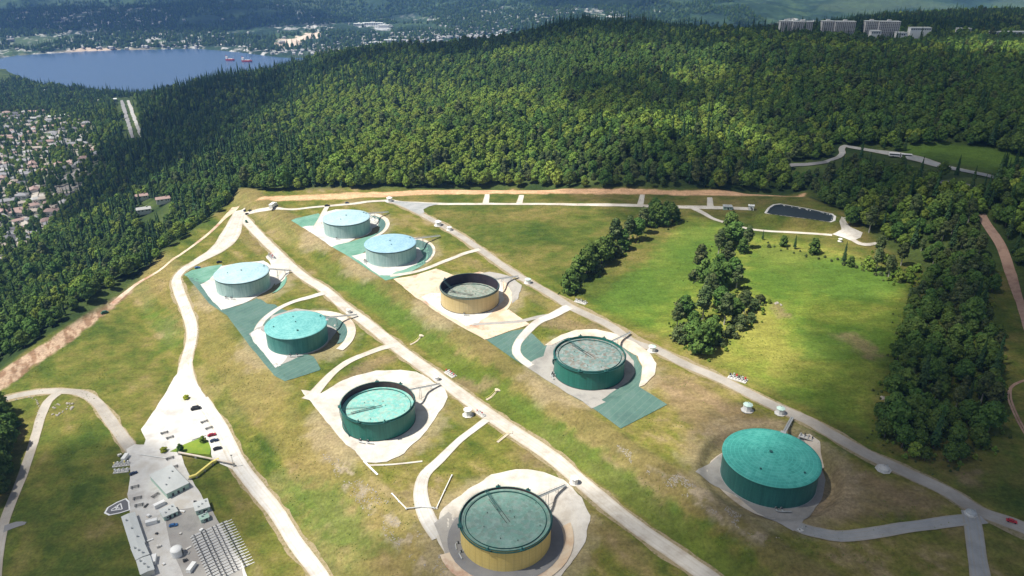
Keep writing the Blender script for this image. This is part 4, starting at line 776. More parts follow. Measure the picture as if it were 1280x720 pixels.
# a lone mast whose shadow falls on the dry grass
x, y = at(292, 584); t = thing('mast', 'tall thin mast at the end of the pinkish pipe in the works yard', 'mast', (x, y, z1(x, y))); obj('pole', T([(0, 0, -.5), (0, 0, 9)], [.2, .12], 8), 'steel', t); obj('lamp_head', B((-.6, .6, -.25, .25, 9, 9.3)), 'dark', t)

# ---------------------------------------------------------------- works yard buildings
def pxframe(a, b):
    """world position of a, angle of a->b and its length"""
    A, Bq = at(*a), at(*b); return A, math.atan2(Bq[1] - A[1], Bq[0] - A[0]), math.dist(A, Bq)
def building(nm, label, a, b, w, h, wm, rm, cat='building', gable=0.0, side=1, doors=2, wins=3, over=.4, lift=.2):
    A, ang, L = pxframe(a, b); z = z1(*A); t = thing(nm, label, cat, (A[0], A[1], z + lift), ang); y0, y1 = (0, w) if side > 0 else (-w, 0)
    obj('wall', B((0, L, y0, y1, -.8, h)), wm, t)
    bm = bmesh.new(); ym = (y0 + y1) / 2
    if gable:
        v = [bm.verts.new(p) for p in ((-over, y0 - over, h), (L + over, y0 - over, h), (L + over, y1 + over, h), (-over, y1 + over, h), (-over, ym, h + gable), (L + over, ym, h + gable))]
        for f in ((0, 1, 5, 4), (2, 3, 4, 5), (1, 2, 5), (3, 0, 4), (3, 2, 1, 0)): bm.faces.new([v[k] for k in f])
    else: box(bm, -over, L + over, y0 - over, y1 + over, h + .01, h + .35)
    rf = obj('roof', bm, rm, t)
    for i in range(3): bm = B((0, .8, 0, .8, 0, .7)); bmesh.ops.translate(bm, verts=bm.verts, vec=(L * (.2 + .3 * i), ym + (i - 1) * w * .2, h + .35 + gable * .6)); obj('vent', bm, 'steel', rf)
    for yy, sg in ((y0, -1), (y1, 1)):
        for i in range(wins):
            X = L * (i + .5) / wins; f = obj('window', B((X - .7, X + .7, min(yy, yy + sg * .06), max(yy, yy + sg * .06), h * .42, h * .75)), 'white', t); obj('pane', B((X - .6, X + .6, min(yy + sg * .05, yy + sg * .1), max(yy + sg * .05, yy + sg * .1), h * .45, h * .72)), 'glass', f)
        for i in range(doors):
            X = L * (i + 1) / (doors + 1) + (.2 if wins else 0) * L / (wins or 1); obj('door', B((X - .6, X + .6, min(yy, yy + sg * .12), max(yy, yy + sg * .12), 0, min(h * .8, 2.3))), 'dark', t)
    return t
M['mint'] = mat('mint_wall_paint', (.33, .48, .4), .7, noise=[(.42, .56, .48)], scale=.3)
M['roofw'] = mat('pale_flat_roof', (.5, .52, .5), .8, noise=[(.58, .6, .58)], scale=.12)
building('warehouse', 'large warehouse with a pale flat roof and green front wall in the works yard', (210, 624), (237, 610), 24, 3.8, 'mint', 'roofw', gable=0, doors=3, wins=0)
building('workshop', 'small flat roofed workshop just below the large warehouse', (206, 652), (223, 644), 7.5, 2.9, 'mint', 'roofw', wins=2)
building('pump_house', 'mint walled pump house at the right edge of the works yard', (246, 645), (263, 639), 7.5, 3.2, 'mint', 'roofw', wins=2, doors=1)
building('lean_to_shed', 'low green shed below the pump house', (252, 655), (262, 651), 4, 2.8, 'mint', 'mint', wins=1, doors=1, gable=.8)
building('site_office', 'longest pale green roofed site office trailer on the left edge of the yard', (166, 690), (154, 652), 6.5, 3.2, 'wall', 'roofw', side=-1, gable=.5, wins=6)
building('site_office', 'middle site office trailer with pale roof, below the longest one', (172, 706), (166, 692), 6.2, 3.6, 'wall', 'roofw', side=-1, gable=.4, wins=3)
building('site_office', 'lowest site office trailer with pale roof, cut by the bottom edge', (178, 725), (173, 708), 6.2, 3.8, 'wall', 'roofw', side=-1, gable=.4, wins=3)
x, y = at(222, 694); t = thing('water_tank', 'rounded white tank standing on the yard gravel left of the pipe racks', 'tank', (x, y, z1(x, y) + .3)); obj('shell', lathe([(3, 0), (3, 4)], 32), 'white', t, True); obj('roof', lathe([(3.1, 4), (3, 4.3), (1.5, 4.9), (0, 5.1)], 32), 'white', t, True); obj('ladder', B((2.95, 3.2, -.4, .4, 0, 4.4)), 'dark', t); obj('pipe', T([(3, 0, .5), (6, 0, .5), (6, 2, .5)], .2, 6), 'steel', t)
# pipe racks: rows of pipes with valves
A = at(238, 674); ang = pxframe((238, 674), (272, 658))[1]; e = Vector((math.cos(ang), math.sin(ang), 0)); Bq = at(262, 728); f = Vector((Bq[0] - A[0], Bq[1] - A[1], 0)); Lf = f.length; f.normalize(); Lr = 20.5
proto = None
for i in range(18):
    p = Vector((*A, 0)) + f * (Lf * 1.05 * i / 17); z = z1(p.x, p.y) + .5
    if proto is None:
        proto = thing('pipe_rack', 'row of white pipe with dark valves in the manifold at the bottom left', 'pipe rack', (p.x, p.y, z), ang, 'rows of the pipe manifold in the works yard')
        obj('pipe', T([(0, 0, .4), (Lr + 2.5, 0, .4)], .22, 8), 'white', proto); obj('pipe', T([(1, .8, .35), (Lr, .8, .35)], .2, 6), 'white', proto)
        for k in range(6): obj('valve', lathe([(.1, .6), (.3, .7), (.3, 1.0), (.08, 1.1), (.08, 1.3), (.3, 1.3), (.3, 1.4), (0, 1.4)], 8, cx=2.2 + k * 3.0 + (.9 if k % 2 else 0)), 'dark', proto)
        for k in range(4): obj('support', B((1 + k * 6, 1.5 + k * 6, -.3, .9, -.6, .2)), 'concrete', proto)
        cz = [(c, []) for c in kids(proto)]
    else: dup(proto, (p.x, p.y, z), ang, ch=cz)
# loose dark equipment in the yard
def crate_rack(px, py, label, rz, L=5, n=3):
    x, y = at(px, py); t = thing('trestle', label, 'trestle', (x, y, z1(x, y) + .3), R(rz), 'trestles of loose pipe on the yard'); 
    for k in range(n): obj('pipe', T([(-L / 2, k * .9, .7), (L / 2, k * .9, .7)], .16, 6), 'dark', t)
    for k in (-1, 1): obj('trestle_frame', B((k * L * .35 - .15, k * L * .35 + .15, -.4, n * .9, 0, .5)), 'steel', t)
for (px, py, lb, rz) in [(213, 575, 'dark pipes on trestles on the warehouse forecourt, upper set', 30), (218, 586, 'dark pipes on trestles on the warehouse forecourt, lower set', 30), (206, 543, 'dark pipes on trestles at the top of the works yard', 30), (213, 549, 'second set of pipes on trestles at the top of the yard', 30), (256, 529, 'pipes on trestles below the parked dark van', 35),
                         (262, 537, 'lower pipes on trestles below the parked dark van', 35), (169, 611, 'pipes on trestles along the left yard edge', 25), (172, 625, 'pipes on trestles beside the paved triangle', 20), (196, 621, 'short dark pipes on trestles left of the warehouse front', 60), (174, 634, 'lowest pipes on trestles beside the paved triangle', 20)]: crate_rack(px, py, lb, rz)
CR = []
for i, (px_, py_) in enumerate([(186, 646), (190, 655), (196, 668), (188, 676), (199, 684), (193, 702), (205, 706), (236, 686), (232, 702), (240, 712), (226, 668), (183, 633), (252, 664), (200, 633), (244, 628), (228, 640), (150, 570), (157, 574)]):
    x, y = at(px_, py_); rd = random.Random(i); L, w, h = [(2.4, 1.6, 1.3), (6, 2.4, 2.4), (1.6, 1.2, .8), (3.4, 1.2, .6)][i % 4]
    t = thing('storage_container' if i % 4 == 1 else 'pallet_stack', {1: 'small white storage container standing in the works yard'}.get(i % 4, 'small pale stack of pallets and boxes lying in the works yard'), 'container' if i % 4 == 1 else 'pallets', (x, y, z1(x, y) + .35), rd.uniform(0, 3), {1: 'storage containers in the works yard'}.get(i % 4, 'stacks of pallets in the works yard'))
    if i % 4 == 1:
        bm = bmesh.new(); box(bm, -L / 2, L / 2, -w / 2, w / 2, 0, h, bev=.05); obj('body', bm, 'white', t); obj('door', B((L / 2 + .01, L / 2 + .06, -w * .42, w * .42, .15, h - .15)), 'steel', t)
    else:
        obj('pallet', B(*[(-L / 2, L / 2, -w / 2 + q * w / 3, -w / 2 + q * w / 3 + .18, 0, .15) for q in range(4)]), 'berm', t); bm = bmesh.new()
        for q in range(2): box(bm, -L / 2 + q * L / 2 + .05, -L / 2 + (q + 1) * L / 2 - .05, -w / 2 + .05, w / 2 - .05, .16, h * (1 - .3 * q), bev=.04)
        obj('load', bm, ['white', 'wall', 'dark', 'steel'][i % 3], t)
# paved triangle with a white outline
PT = [(130, 642), (134, 635), (146, 628), (158, 623), (162, 627), (163, 638), (150, 642), (136, 645)]
W_ = sheet('paved_pad', pts(PT), 'white', off=.3, amp=.1, step=2)
c_ = (149, 635); sheet('paved_pad', pts([(c_[0] + (x - c_[0]) * .86, c_[1] + (y - c_[1]) * .86) for x, y in PT]), mat('dark_paving', (.14, .14, .15), .9), off=.36, amp=.1, step=2)
for P in ([(139, 638), (151, 630)], [(151, 630), (153, 637)], [(153, 637), (139, 639)], [(143, 635), (150, 636)], [(148, 632.5), (145, 637.5)]): ribbon('painted_line', P, .6, 'white', off=.42, amp=0, cross=1)

# ---------------------------------------------------------------- vehicles
def paint(n, c): M[n] = mat(n, c, .3, .2); return n
paint('black_paint', (.02, .02, .025)); paint('navy_paint', (.03, .05, .1)); paint('dark_red_paint', (.3, .02, .04)); paint('blue_paint', (.05, .15, .35)); paint('green_paint', (.05, .15, .1))
def vehicle(px, py, label, rz, m, kind='car', group=None, s=1.0):
    x, y = at(px, py); t = thing('parked_' + kind if kind in ('car', 'truck', 'van') else kind, label, kind, (x, y, z1(x, y) + .35), R(rz), group); t.scale = (s, s, s)
    L, w = {'car': (4.6, 1.9), 'truck': (8.5, 2.5), 'van': (5.5, 2.1), 'bus': (18, 2.6)}[kind]; h = {'car': .85, 'truck': 1.2, 'van': 1.1, 'bus': 1.0}[kind]
    bm = bmesh.new()
    if kind == 'bus': box(bm, -9, -.4, -1.3, 1.3, .35, 3.1, bev=.15); box(bm, .4, 9, -1.3, 1.3, .35, 3.1, bev=.15)
    elif kind == 'truck': box(bm, -4.2, 1.8, -1.25, 1.25, .9, 3.4, bev=.06); box(bm, 2.0, 4.2, -1.15, 1.15, .5, 2.6, .88, bev=.1); box(bm, -4.2, 3.6, -.5, .5, .5, .9)
    else: box(bm, -L / 2, L / 2, -w / 2, w / 2, .35, h, bev=.12); box(bm, -L * .34, L * (.2 if kind == 'car' else .34), -w * .45, w * .45, h - .05, h + .6 + (.4 if kind == 'van' else 0), .8, bev=.08)
    b = obj('body', bm, m, t)
    if kind == 'bus':
        obj('bellows', B((-.4, .4, -1.1, 1.1, .5, 2.9)), 'rubber', t)
        for sg in (-1, 1):
            for x0, x1 in ((-8.6, -.8), (.8, 8.6)): obj('window', B((x0, x1, sg * 1.3 - .03, sg * 1.3 + .03, 1.5, 2.5)), 'glass', t)
        obj('windscreen', B((8.97, 9.04, -1.1, 1.1, 1.3, 2.7)), 'glass', t)
    elif kind == 'truck': obj('windscreen', B((4.05, 4.2, -.95, .95, 1.6, 2.4)), 'glass', t)
    else:
        z0 = h + .08; zt = h + .42 + (.4 if kind == 'van' else 0); xr = .2 if kind == 'car' else .34
        for sg in (-1, 1): obj('window', B((-L * .3, L * (xr - .05), sg * w * .41 - .04, sg * w * .41 + .04, z0, zt)), 'glass', t)
        obj('windscreen', B((L * xr - .22, L * xr - .05, -w * .38, w * .38, z0, zt)), 'glass', t); obj('rear_window', B((-L * .335, -L * .3, -w * .36, w * .36, z0, zt)), 'glass', t)
    for X in (-L * .32, L * .32):
        for sg in (-1, 1):
            wb = T([(X, sg * w * .5 - .12, .34), (X, sg * w * .5 + .08, .34)], .34 if kind in ('car', 'van') else .5, 12); wh = obj('wheel', wb, 'rubber', t); obj('hub', T([(X, sg * w * .5 + .07 * (1 if sg > 0 else -1), .34), (X, sg * (w * .5 + .1), .34)], .18, 8), 'steel', wh)
    for sg in (-1, 1):
        if kind != 'truck': obj('headlight', B((L / 2 - .06, L / 2 + .03, sg * w * .36 - .15, sg * w * .36 + .15, .55, .72)), 'white', t); obj('tail_light', B((-L / 2 - .03, -L / 2 + .06, sg * w * .36 - .15, sg * w * .36 + .15, .55, .72)), 'red', t)
    return t
G = 'cars parked in the works yard'
vehicle(265, 545, 'dark red car parked on the pale road, first of the three in a column', 25, 'dark_red_paint', group=G, s=1.15)
vehicle(268, 552, 'navy car parked below the dark red one', 25, 'navy_paint', group=G, s=1.15)
vehicle(272, 562, 'black car, lowest of the three parked in a column', 25, 'black_paint', group=G, s=1.15)
vehicle(245, 512, 'black van parked in the upper works yard below the yellow shrub', 20, 'black_paint', 'van', group=G, s=1.2)
vehicle(217, 658, 'blue car in front of the small workshop', 15, 'blue_paint', group=G)
vehicle(167, 593, 'navy car at the left edge of the works yard', 40, 'navy_paint', group=G)
vehicle(1264, 653, 'red car driving on the right road at the lower right corner', -28, 'red')
vehicle(342, 259.5, 'white box truck parked on the grass above the far row', 80, 'white', 'truck', s=1.5)
vehicle(409, 258, 'dark car where the pad road of the farthest cyan tank leaves the upper road', 10, 'black_paint', s=1.2)
vehicle(434, 254.5, 'small blue car on the upper road behind the farthest cyan tank', 5, 'navy_paint')
vehicle(247, 335.5, 'blue car on the left road beside the green corner of the pale cyan tank pad', 25, 'blue_paint', s=1.1)
vehicle(274, 328.5, 'dark car on the left road close to the pale cyan tank', 30, 'black_paint', s=1.1)
vehicle(308, 278, 'silver and dark pickup at the top of the near row road', -60, 'green_paint', 'van')
vehicle(313, 264, 'dark car at the left road junction, nearest to the dirt bank', 10, 'black_paint')
vehicle(309, 268, 'black car just below the junction of the left and near row roads', 10, 'black_paint')
vehicle(306, 264, 'navy car at the junction, left of the dark one', 80, 'navy_paint')
vehicle(131, 392, 'green van beside the dirt track on the left slope', 35, 'green_paint', 'van', s=1.1)
vehicle(1125, 196.5, 'long white articulated bus on the road through the trees', -18, 'white', 'bus', s=1.35)
building('site_cabin', 'dark green cabin with pale roof on the upper road at the right tree clump', (904, 262.5), (915, 262.5), 6, 3.2, 'mint', 'steel', wins=3, doors=1)
building('container', 'white container at the right end of the upper road', (935, 263), (942, 263.4), 4, 4.5, 'white', 'white', wins=1, doors=1, cat='container')

# ---------------------------------------------------------------- stones round the road fork and rubble on the banks
def rock_mesh(seed):
    rd = np.random.default_rng(seed); bm = bmesh.new(); bmesh.ops.create_icosphere(bm, subdivisions=2, radius=1)
    for v in bm.verts: v.co *= 1 + .35 * (vnoise(np.array([v.co.x * 2 + seed * 5]), np.array([v.co.y * 2 + v.co.z * 3]), seed)[0] - .5); v.co.z *= .7
    me = bpy.data.meshes.new('boulder'); bm.to_mesh(me); bm.free(); me.materials.append(M['rock']); return me
RK = [rock_mesh(i) for i in range(4)]
def stones(P, n, label, group, smin=.35, smax=.8, jit=1.0):
    Q = smoothline(pts(P), 1.0)
    for i in range(n):
        p = Q[int(i * (len(Q) - 1) / max(1, n - 1))] + rng.normal(0, jit, 2); o = bpy.data.objects.new('boulder', RK[i % 4]); COL.objects.link(o); s = rng.uniform(smin, smax); o.scale = (s * 1.2, s, s); o.rotation_euler = (0, 0, rng.uniform(0, 6)); o.location = (*p, z1(*p) + s * .2); tag(o, label, 'boulder', group)
stones([(20, 500), (35, 496), (44, 499), (49, 508), (47, 522), (44, 534)], 20, 'small pale boulder in the ring edging the green triangle at the left road fork', 'boulders edging the left road fork', jit=.5)
stones([(66, 510), (75, 505), (90, 505), (86, 512), (74, 517), (66, 520)], 22, 'pale boulder of the heap just right of the left road fork', 'boulders heaped beside the left road fork', .4, 1.1, 1.2)
stones([(1103, 496), (1108, 500)], 8, 'white boulder in the small pile at the edge of the dark tree mass', 'boulders piled by the dark trees', .5, 1.1, 1.5)
stones([(970, 379), (976, 381)], 6, 'white boulder of the small pile above the bare patch in the green field', 'boulders piled in the green field', .5, 1.1, 1.3)
# rubble: loose stones nobody could count, one object
V = []; Fc = []
def rubble(poly, n, s0, s1):
    a = np.array(poly); k = 0
    while k < n:
        x, y = rng.uniform(a.min(0), a.max(0)); 
        if sdist(np.array([x]), np.array([y]), poly)[0] > 0 or fbm(np.array([x]), np.array([y]), 8, 66, 3)[0] < .5: continue
        s = rng.uniform(s0, s1) ; b = len(V); q = rng.normal(0, .25, (8, 3)) + np.array([[-1, -1, 0], [1, -1, 0], [1, 1, 0], [-1, 1, 0], [-.7, -.7, 1], [.7, -.7, 1], [.7, .7, 1], [-.7, .7, 1]]); q *= s; c, sn = math.cos(rng.uniform(0, 6)), .6; z = z1(x, y)
        V.extend([(x + p[0] * c - p[1] * sn, y + p[0] * sn + p[1] * c, z + p[2] * .8 - .1) for p in q]); Fc.extend([(b + f[0], b + f[1], b + f[2], b + f[3]) for f in ((4, 5, 6, 7), (0, 1, 5, 4), (1, 2, 6, 5), (2, 3, 7, 6), (3, 0, 4, 7))]); k += 1
rubble(RUBBLE, 500, .12, .38); rubble(RUBBLE2, 500, .12, .38)
me = bpy.data.meshes.new('rubble'); me.from_pydata(V, [], Fc); me.update(); tag(link('rubble', me, 'rock'), 'pale loose rubble scattered along the two grass banks', 'rubble', None, 'stuff')

# ---------------------------------------------------------------- tree meshes
def foliage(name, cols, trans=.25, vary=((.82, 1.18), (.482, .518))):
    m = mat(name, cols[0], .85, spec=.12, noise=cols[1:], scale=.22, vary=vary); return m
M['leaf_bright'] = foliage('yellow_green_foliage', [(.10, .17, .026), (.16, .235, .038), (.215, .27, .055)])
M['leaf_dark'] = foliage('dark_green_foliage', [(.048, .098, .022), (.08, .14, .03), (.12, .18, .04)])
M['leaf_conifer'] = foliage('conifer_foliage', [(.02, .05, .02), (.036, .075, .026), (.055, .095, .034)])
M['leaf_grey'] = foliage('grey_green_foliage', [(.045, .075, .024), (.08, .11, .038), (.135, .15, .062)])
M['leaf_lime'] = foliage('lime_foliage', [(.2, .26, .02), (.32, .36, .04)])
def quads(C, N_, s, rd):
    n = len(C); r = rd.normal(size=(n, 3)); a = np.cross(N_, r); a /= np.linalg.norm(a, axis=1)[:, None] + 1e-9; b = np.cross(N_, a); b /= np.linalg.norm(b, axis=1)[:, None] + 1e-9; s = s[:, None]
    V = np.stack([C - a * s - b * s * .7, C + a * s * .8 - b * s, C + a * s + b * s * .8, C - a * s * .7 + b * s], 1); return V.reshape(-1, 3)
def mesh_from(name, V, nq, extra=None, m=None):
    V = V.astype(np.float32); F = [tuple(range(i * 4, i * 4 + 4)) for i in range(nq)]
    if extra:
        ev, ef = extra; b = len(V); V = np.concatenate([V, ev]); F += [tuple(b + k for k in f) for f in ef]
    me = bpy.data.meshes.new(name); me.from_pydata(V.tolist(), [], F); me.update(); me.materials.append(m); return me
def ico(sub):
    bm = bmesh.new(); bmesh.ops.create_icosphere(bm, subdivisions=sub, radius=1); v = np.array([w.co[:] for w in bm.verts]); f = [tuple(w.index for w in q.verts) for q in bm.faces]; bm.free(); return v, f
IV, IF = ico(2)
def broad(seed, h=20.0, w=6.0, nb=13, nl=80, leaf=.58, m='leaf_dark', low=.22, tall=1.0):
    rd = np.random.default_rng(seed); V = []; EV = []; EF = []
    for i in range(nb):
        t = (i + .5) / nb; z = h * (low + (1 - low) * t * .93); rr = w * (1 - .72 * max(0, (t - .35) / .65) ** 1.6) * (.55 + .45 * min(1, t / .3)) * .62; a = i * 2.4 + rd.uniform(-.4, .4); q = rr * rd.uniform(.55, 1.05) if i < nb - 2 else rr * .2
        c = np.array([q * math.cos(a), q * math.sin(a), z]); br = w * rd.uniform(.36, .56) * (1 - .3 * t)
        d = rd.normal(size=(nl, 3)); d /= np.linalg.norm(d, axis=1)[:, None]; d[:, 2] = np.where(d[:, 2] < -.35, -d[:, 2], d[:, 2])
        C = c + d * br * rd.uniform(.82, 1.32, (nl, 1)) * np.array([1, 1, .85]); Nn = d + rd.normal(0, .45, (nl, 3)); Nn /= np.linalg.norm(Nn, axis=1)[:, None]
        V.append(quads(C, Nn, rd.uniform(leaf * .7, leaf * 1.3, nl), rd))
        k = IV * br * .84 * np.array([1, 1, .85]) * (1 + .22 * rd.normal(size=(len(IV), 1)) * .6) + c; EF += [tuple(len(EV) * len(IV) + j for j in f) for f in IF]; EV.append(k)
    V = np.concatenate(V); return mesh_from('crown', V, len(V) // 4, (np.concatenate(EV), EF), M[m])
def conifer(seed, h=26.0, w=3.9, tiers=15, m='leaf_conifer', sp=9):
    rd = np.random.default_rng(seed); V = []; F = []
    for i in range(tiers):
        t = i / (tiers - 1); z = h * (.14 + .84 * t); r = w * (1 - t) ** .85 * rd.uniform(.8, 1.12) + .25; n = max(5, int(sp * (1 - t * .5))); off = rd.uniform(0, 6)
        for k in range(n):
            a = off + 2 * math.pi * k / n + rd.uniform(-.2, .2); rr = r * rd.uniform(.7, 1.15); dz = h / tiers * 1.15; wd = max(.35, rr * 1.9 / n); c, s = math.cos(a), math.sin(a); b = len(V)
            wd *= 1.25; V += [(0, 0, z + dz * .8), (c * rr * .55 - s * wd, s * rr * .55 + c * wd, z + dz * .12), (c * rr, s * rr, z - dz * .32), (c * rr * .55 + s * wd, s * rr * .55 - c * wd, z + dz * .12), (c * rr * .5, s * rr * .5, z - dz * .35)]
            F += [(b, b + 1, b + 2), (b, b + 2, b + 3), (b + 1, b + 4, b + 2), (b + 2, b + 4, b + 3)]
    b = len(V); V += [(.3, 0, h * .9), (-.15, .26, h * .9), (-.15, -.26, h * .9), (0, 0, h * 1.02)]; F += [(b, b + 1, b + 3), (b + 1, b + 2, b + 3), (b + 2, b, b + 3)]
    me = bpy.data.meshes.new('crown'); me.from_pydata(V, [], F); me.update(); me.materials.append(M[m]); return me
def trunk(h, r, m, seed, limbs=5, z0=.3):
    rd = random.Random(seed); bm = T([(0, 0, -1.5), (.1, 0, h * .3), (-.15, .1, h * .6), (0, 0, h * .88)], [r * 1.3, r, r * .7, r * .2], 7)
    for i in range(limbs):
        a = i * 2.4; z = h * (z0 + .45 * i / max(1, limbs)); l = h * .17; tube(bm, [(0, 0, z), (l * .6 * math.cos(a), l * .6 * math.sin(a), z + l * .5), (l * math.cos(a), l * math.sin(a), z + l)], [r * .4, r * .28, r * .1], 5)
    me = bpy.data.meshes.new('trunk'); bm.to_mesh(me); bm.free(); me.materials.append(M[m]); return me
VAR = []      # (kind, crown mesh, trunk mesh, crown radius)
for i in range(3): VAR.append(('broad', broad(10 + i, 16 + i, 7.0, 14, 85, .62, m='leaf_bright', low=.3), trunk(19, .3, 'palebark', i), 6))
for i in range(3): VAR.append(('broad', broad(20 + i, 17 + i, 7.2, 15, 85, .62, m='leaf_dark', low=.3), trunk(20, .35, 'bark', 9 + i), 6))
for i in range(3): VAR.append(('conifer', conifer(30 + i, 27 + i * 2, 3.8 + .3 * i), trunk(27, .35, 'bark', 20 + i, 0), 4))
for i in range(2): VAR.append(('broad', broad(40 + i, 22, 5.2, 15, 80, .55, m='leaf_grey', low=.38), trunk(22, .42, 'palebark', 30 + i), 5))
VAR.append(('broad', broad(50, 9, 4.2, 9, 60, .5, m='leaf_bright', low=.12), trunk(9, .2, 'palebark', 40, 3), 4))     # 11: low bright shrub tree
VAR.append(('broad', broad(51, 15, 5.6, 13, 90, .5, m='leaf_dark', low=.04), trunk(15, .3, 'bark', 41, 3), 6))            # 12: skirted dark tree
VAR.append(('broad', broad(52, 4.2, 3.0, 8, 60, .3, m='leaf_grey', low=.05), trunk(4, .12, 'bark', 42, 3), 3))        # 13: bush
ntree = 0
def tree(x, y, var, s, label, group, name=None, z=None, cat=None, sz=None):
    global ntree; ntree += 1
    kind, cr, tr, _ = VAR[var]; nm = name or {'broad': 'broadleaf_tree', 'conifer': 'conifer_tree'}[kind]
    t = bpy.data.objects.new(nm, None); COL.objects.link(t); t.location = (x, y, z1(x, y) if z is None else z); t.rotation_euler = (0, 0, (x * 7.3 + y * 3.1) % 6.28); t.scale = (s, s, s * (sz or 1)); t.empty_display_size = 1
    tag(t, label, cat or 'tree', group)
    for n_, me in (('crown', cr), ('trunk', tr)): c = bpy.data.objects.new(n_, me); COL.objects.link(c); c.parent = t
    return t

# ---------------------------------------------------------------- where the trees stand
FPOLY = [(-130, 620), (-130, 470), (-40, 470), (0, 452), (40, 430), (80, 400), (120, 372), (145, 362), (158, 350), (200, 326), (240, 296), (270, 272), (290, 250), (330, 246), (400, 240), (480, 236), (560, 234), (720, 234), (850, 236), (930, 238), (1010, 240), (1040, 262), (1062, 268), (1056, 280), (1085, 292), (1110, 300), (1118, 312),
         (1148, 322), (1160, 345), (1140, 372), (1128, 400), (1124, 440), (1112, 478), (1097, 520), (1108, 560), (1150, 580), (1200, 582), (1240, 560), (1250, 520), (1250, 440), (1248, 420), (1230, 395), (1240, 370), (1258, 365), (1246, 335), (1228, 300), (1221, 270), (1232, 266), (1250, 285), (1268, 320), (1290, 390), (1420, 420), (1420, -20), (640, -20), (380, 60), (330, 80), (190, 109), (100, 112), (60, 104), (36, 99), (26, 88), (18, 84), (-130, 84), (-130, 142),
         (0, 142), (60, 140), (100, 146), (118, 160), (112, 176), (128, 196), (122, 214), (104, 236), (84, 262), (62, 290), (38, 312), (0, 332), (-130, 340)]
CLEAR = [[(975, 204), (1032, 198), (1046, 190), (1048, 181), (1090, 184), (1150, 196), (1245, 216), (1250, 228), (1180, 216), (1110, 200), (1062, 190), (1058, 200), (1030, 208), (985, 215)],
         [(1125, 184), (1180, 180), (1290, 197), (1290, 212), (1240, 212), (1150, 194)], [(148, 124), (164, 124), (180, 172), (160, 176)], [(1120, 228), (1215, 232), (1215, 238), (1120, 232)],
         [(1104, 312), (1150, 320), (1150, 330), (1100, 318)]]
xs, ys = np.meshgrid(np.arange(-1900, 2050, 9.0), np.arange(230, 3300, 9.0)); xs = xs.ravel() + rng.uniform(-3.4, 3.4, xs.size); ys = ys.ravel() + rng.uniform(-3.4, 3.4, ys.size)
k = np.abs(xs) < ys * .82 + 60; xs, ys = xs[k], ys[k]; zs = zf(xs, ys); px, py = project(xs, ys, zs)
k = (px > -110) & (px < 1400) & (zs > SEA + 1.5); xs, ys, zs, px, py = xs[k], ys[k], zs[k], px[k], py[k]
# ground behind the ridge still projects into the polygon: keep a belt of trees there and thin the rest
k = inpoly(px, py, FPOLY)
for c_ in CLEAR: k &= ~inpoly(px, py, c_)
k &= (sdist(xs, ys, FARM) > -2) | (px > 1000)
k &= ~((sdist(xs, ys, BAND) < 3) | (sdist(xs, ys, TRACKL) < 3) | (sdist(xs, ys, LAKE) < 12) | (sdist(xs, ys, POND) < 9))
k &= (rng.uniform(size=len(xs)) < np.interp(ys, [800, 1200, 2000], [1, .9, .75])); xs, ys, zs, px, py = xs[k], ys[k], zs[k], px[k], py[k]
n_a = fbm(xs, ys, 130, 200, 3); n_b = fbm(xs, ys, 35, 210, 3); u = rng.uniform(size=len(xs))
def near(X, Y, rx, ry): return np.exp(-(((px - X) / rx) ** 2 + ((py - Y) / ry) ** 2))
bright = .22 + .85 * near(470, 150, 190, 50) + .8 * near(900, 110, 60, 35) + .45 * near(250, 330, 200, 70) + .3 * near(760, 150, 100, 40) + (n_a - .5) * 2.4 - .55 * near(230, 150, 120, 70) - .3 * near(1200, 180, 160, 100)  # paler trees gathered in the sunlit patches, putting that light into leaf colour
con = .11 + .45 * near(230, 170, 110, 75) + .8 * near(230, 95, 260, 30) + .4 * near(130, 330, 60, 90) * 0 + .75 * near(750, 30, 500, 14) + .35 * near(1270, 260, 60, 70) + (n_b - .5) * .7 - .3 * near(470, 150, 170, 40) + .3 * near(150, 270, 70, 60)
grey = -.04 + .5 * near(780, 225, 140, 22) + .45 * near(1190, 340, 100, 70) + .3 * near(1000, 225, 60, 30) + .12
kind = np.where(u < con, 2, np.where(rng.uniform(size=len(xs)) < grey, 3, np.where(rng.uniform(size=len(xs)) < bright, 0, 1)))
var = np.select([kind == 0, kind == 1, kind == 2], [rng.integers(0, 3, len(xs)), rng.integers(3, 6, len(xs)), rng.integers(6, 9, len(xs))], rng.integers(9, 11, len(xs)))
scl = rng.uniform(.55, 1.15, len(xs)) * np.where(rng.uniform(size=len(xs)) < .12, 1.3, 1.0) * (.9 + .3 * (n_b - .5) * 2) * np.interp(px, [0, 300], [.85, 1]) * np.where((kind == 2) & (ys > 1700), .95, 1.0)
VIEWS = [[(1040, 178), (1060, 176), (1250, 214), (1246, 226), (1170, 214), (1108, 199), (1064, 193), (1040, 206), (985, 214), (985, 202), (1028, 198), (1044, 190)], [(140, 120), (170, 120), (178, 168), (156, 176)],
         [(1130, 178), (1180, 172), (1275, 188), (1275, 204), (1200, 200), (1140, 186)], [(1225, 262), (1238, 264), (1275, 330), (1290, 400), (1270, 400), (1250, 330), (1228, 290)], [(168, 246), (214, 246), (214, 262), (190, 272), (172, 272)]]
hid = np.zeros(len(xs), bool)
for fr_ in (.3, .62, .92):
    qx, qy = project(xs, ys, zs + 20 * scl * fr_)
    for V_ in VIEWS: hid |= inpoly(qx, qy, V_)
keep = ~hid | (rng.uniform(size=len(xs)) < .03)
xs, ys, zs, px, py, kind, var, scl, n_a, u = [q[keep] for q in (xs, ys, zs, px, py, kind, var, scl, n_a, u)]
dmass = near(1180, 470, 80, 130); scl = scl * (1 - .1 * dmass)
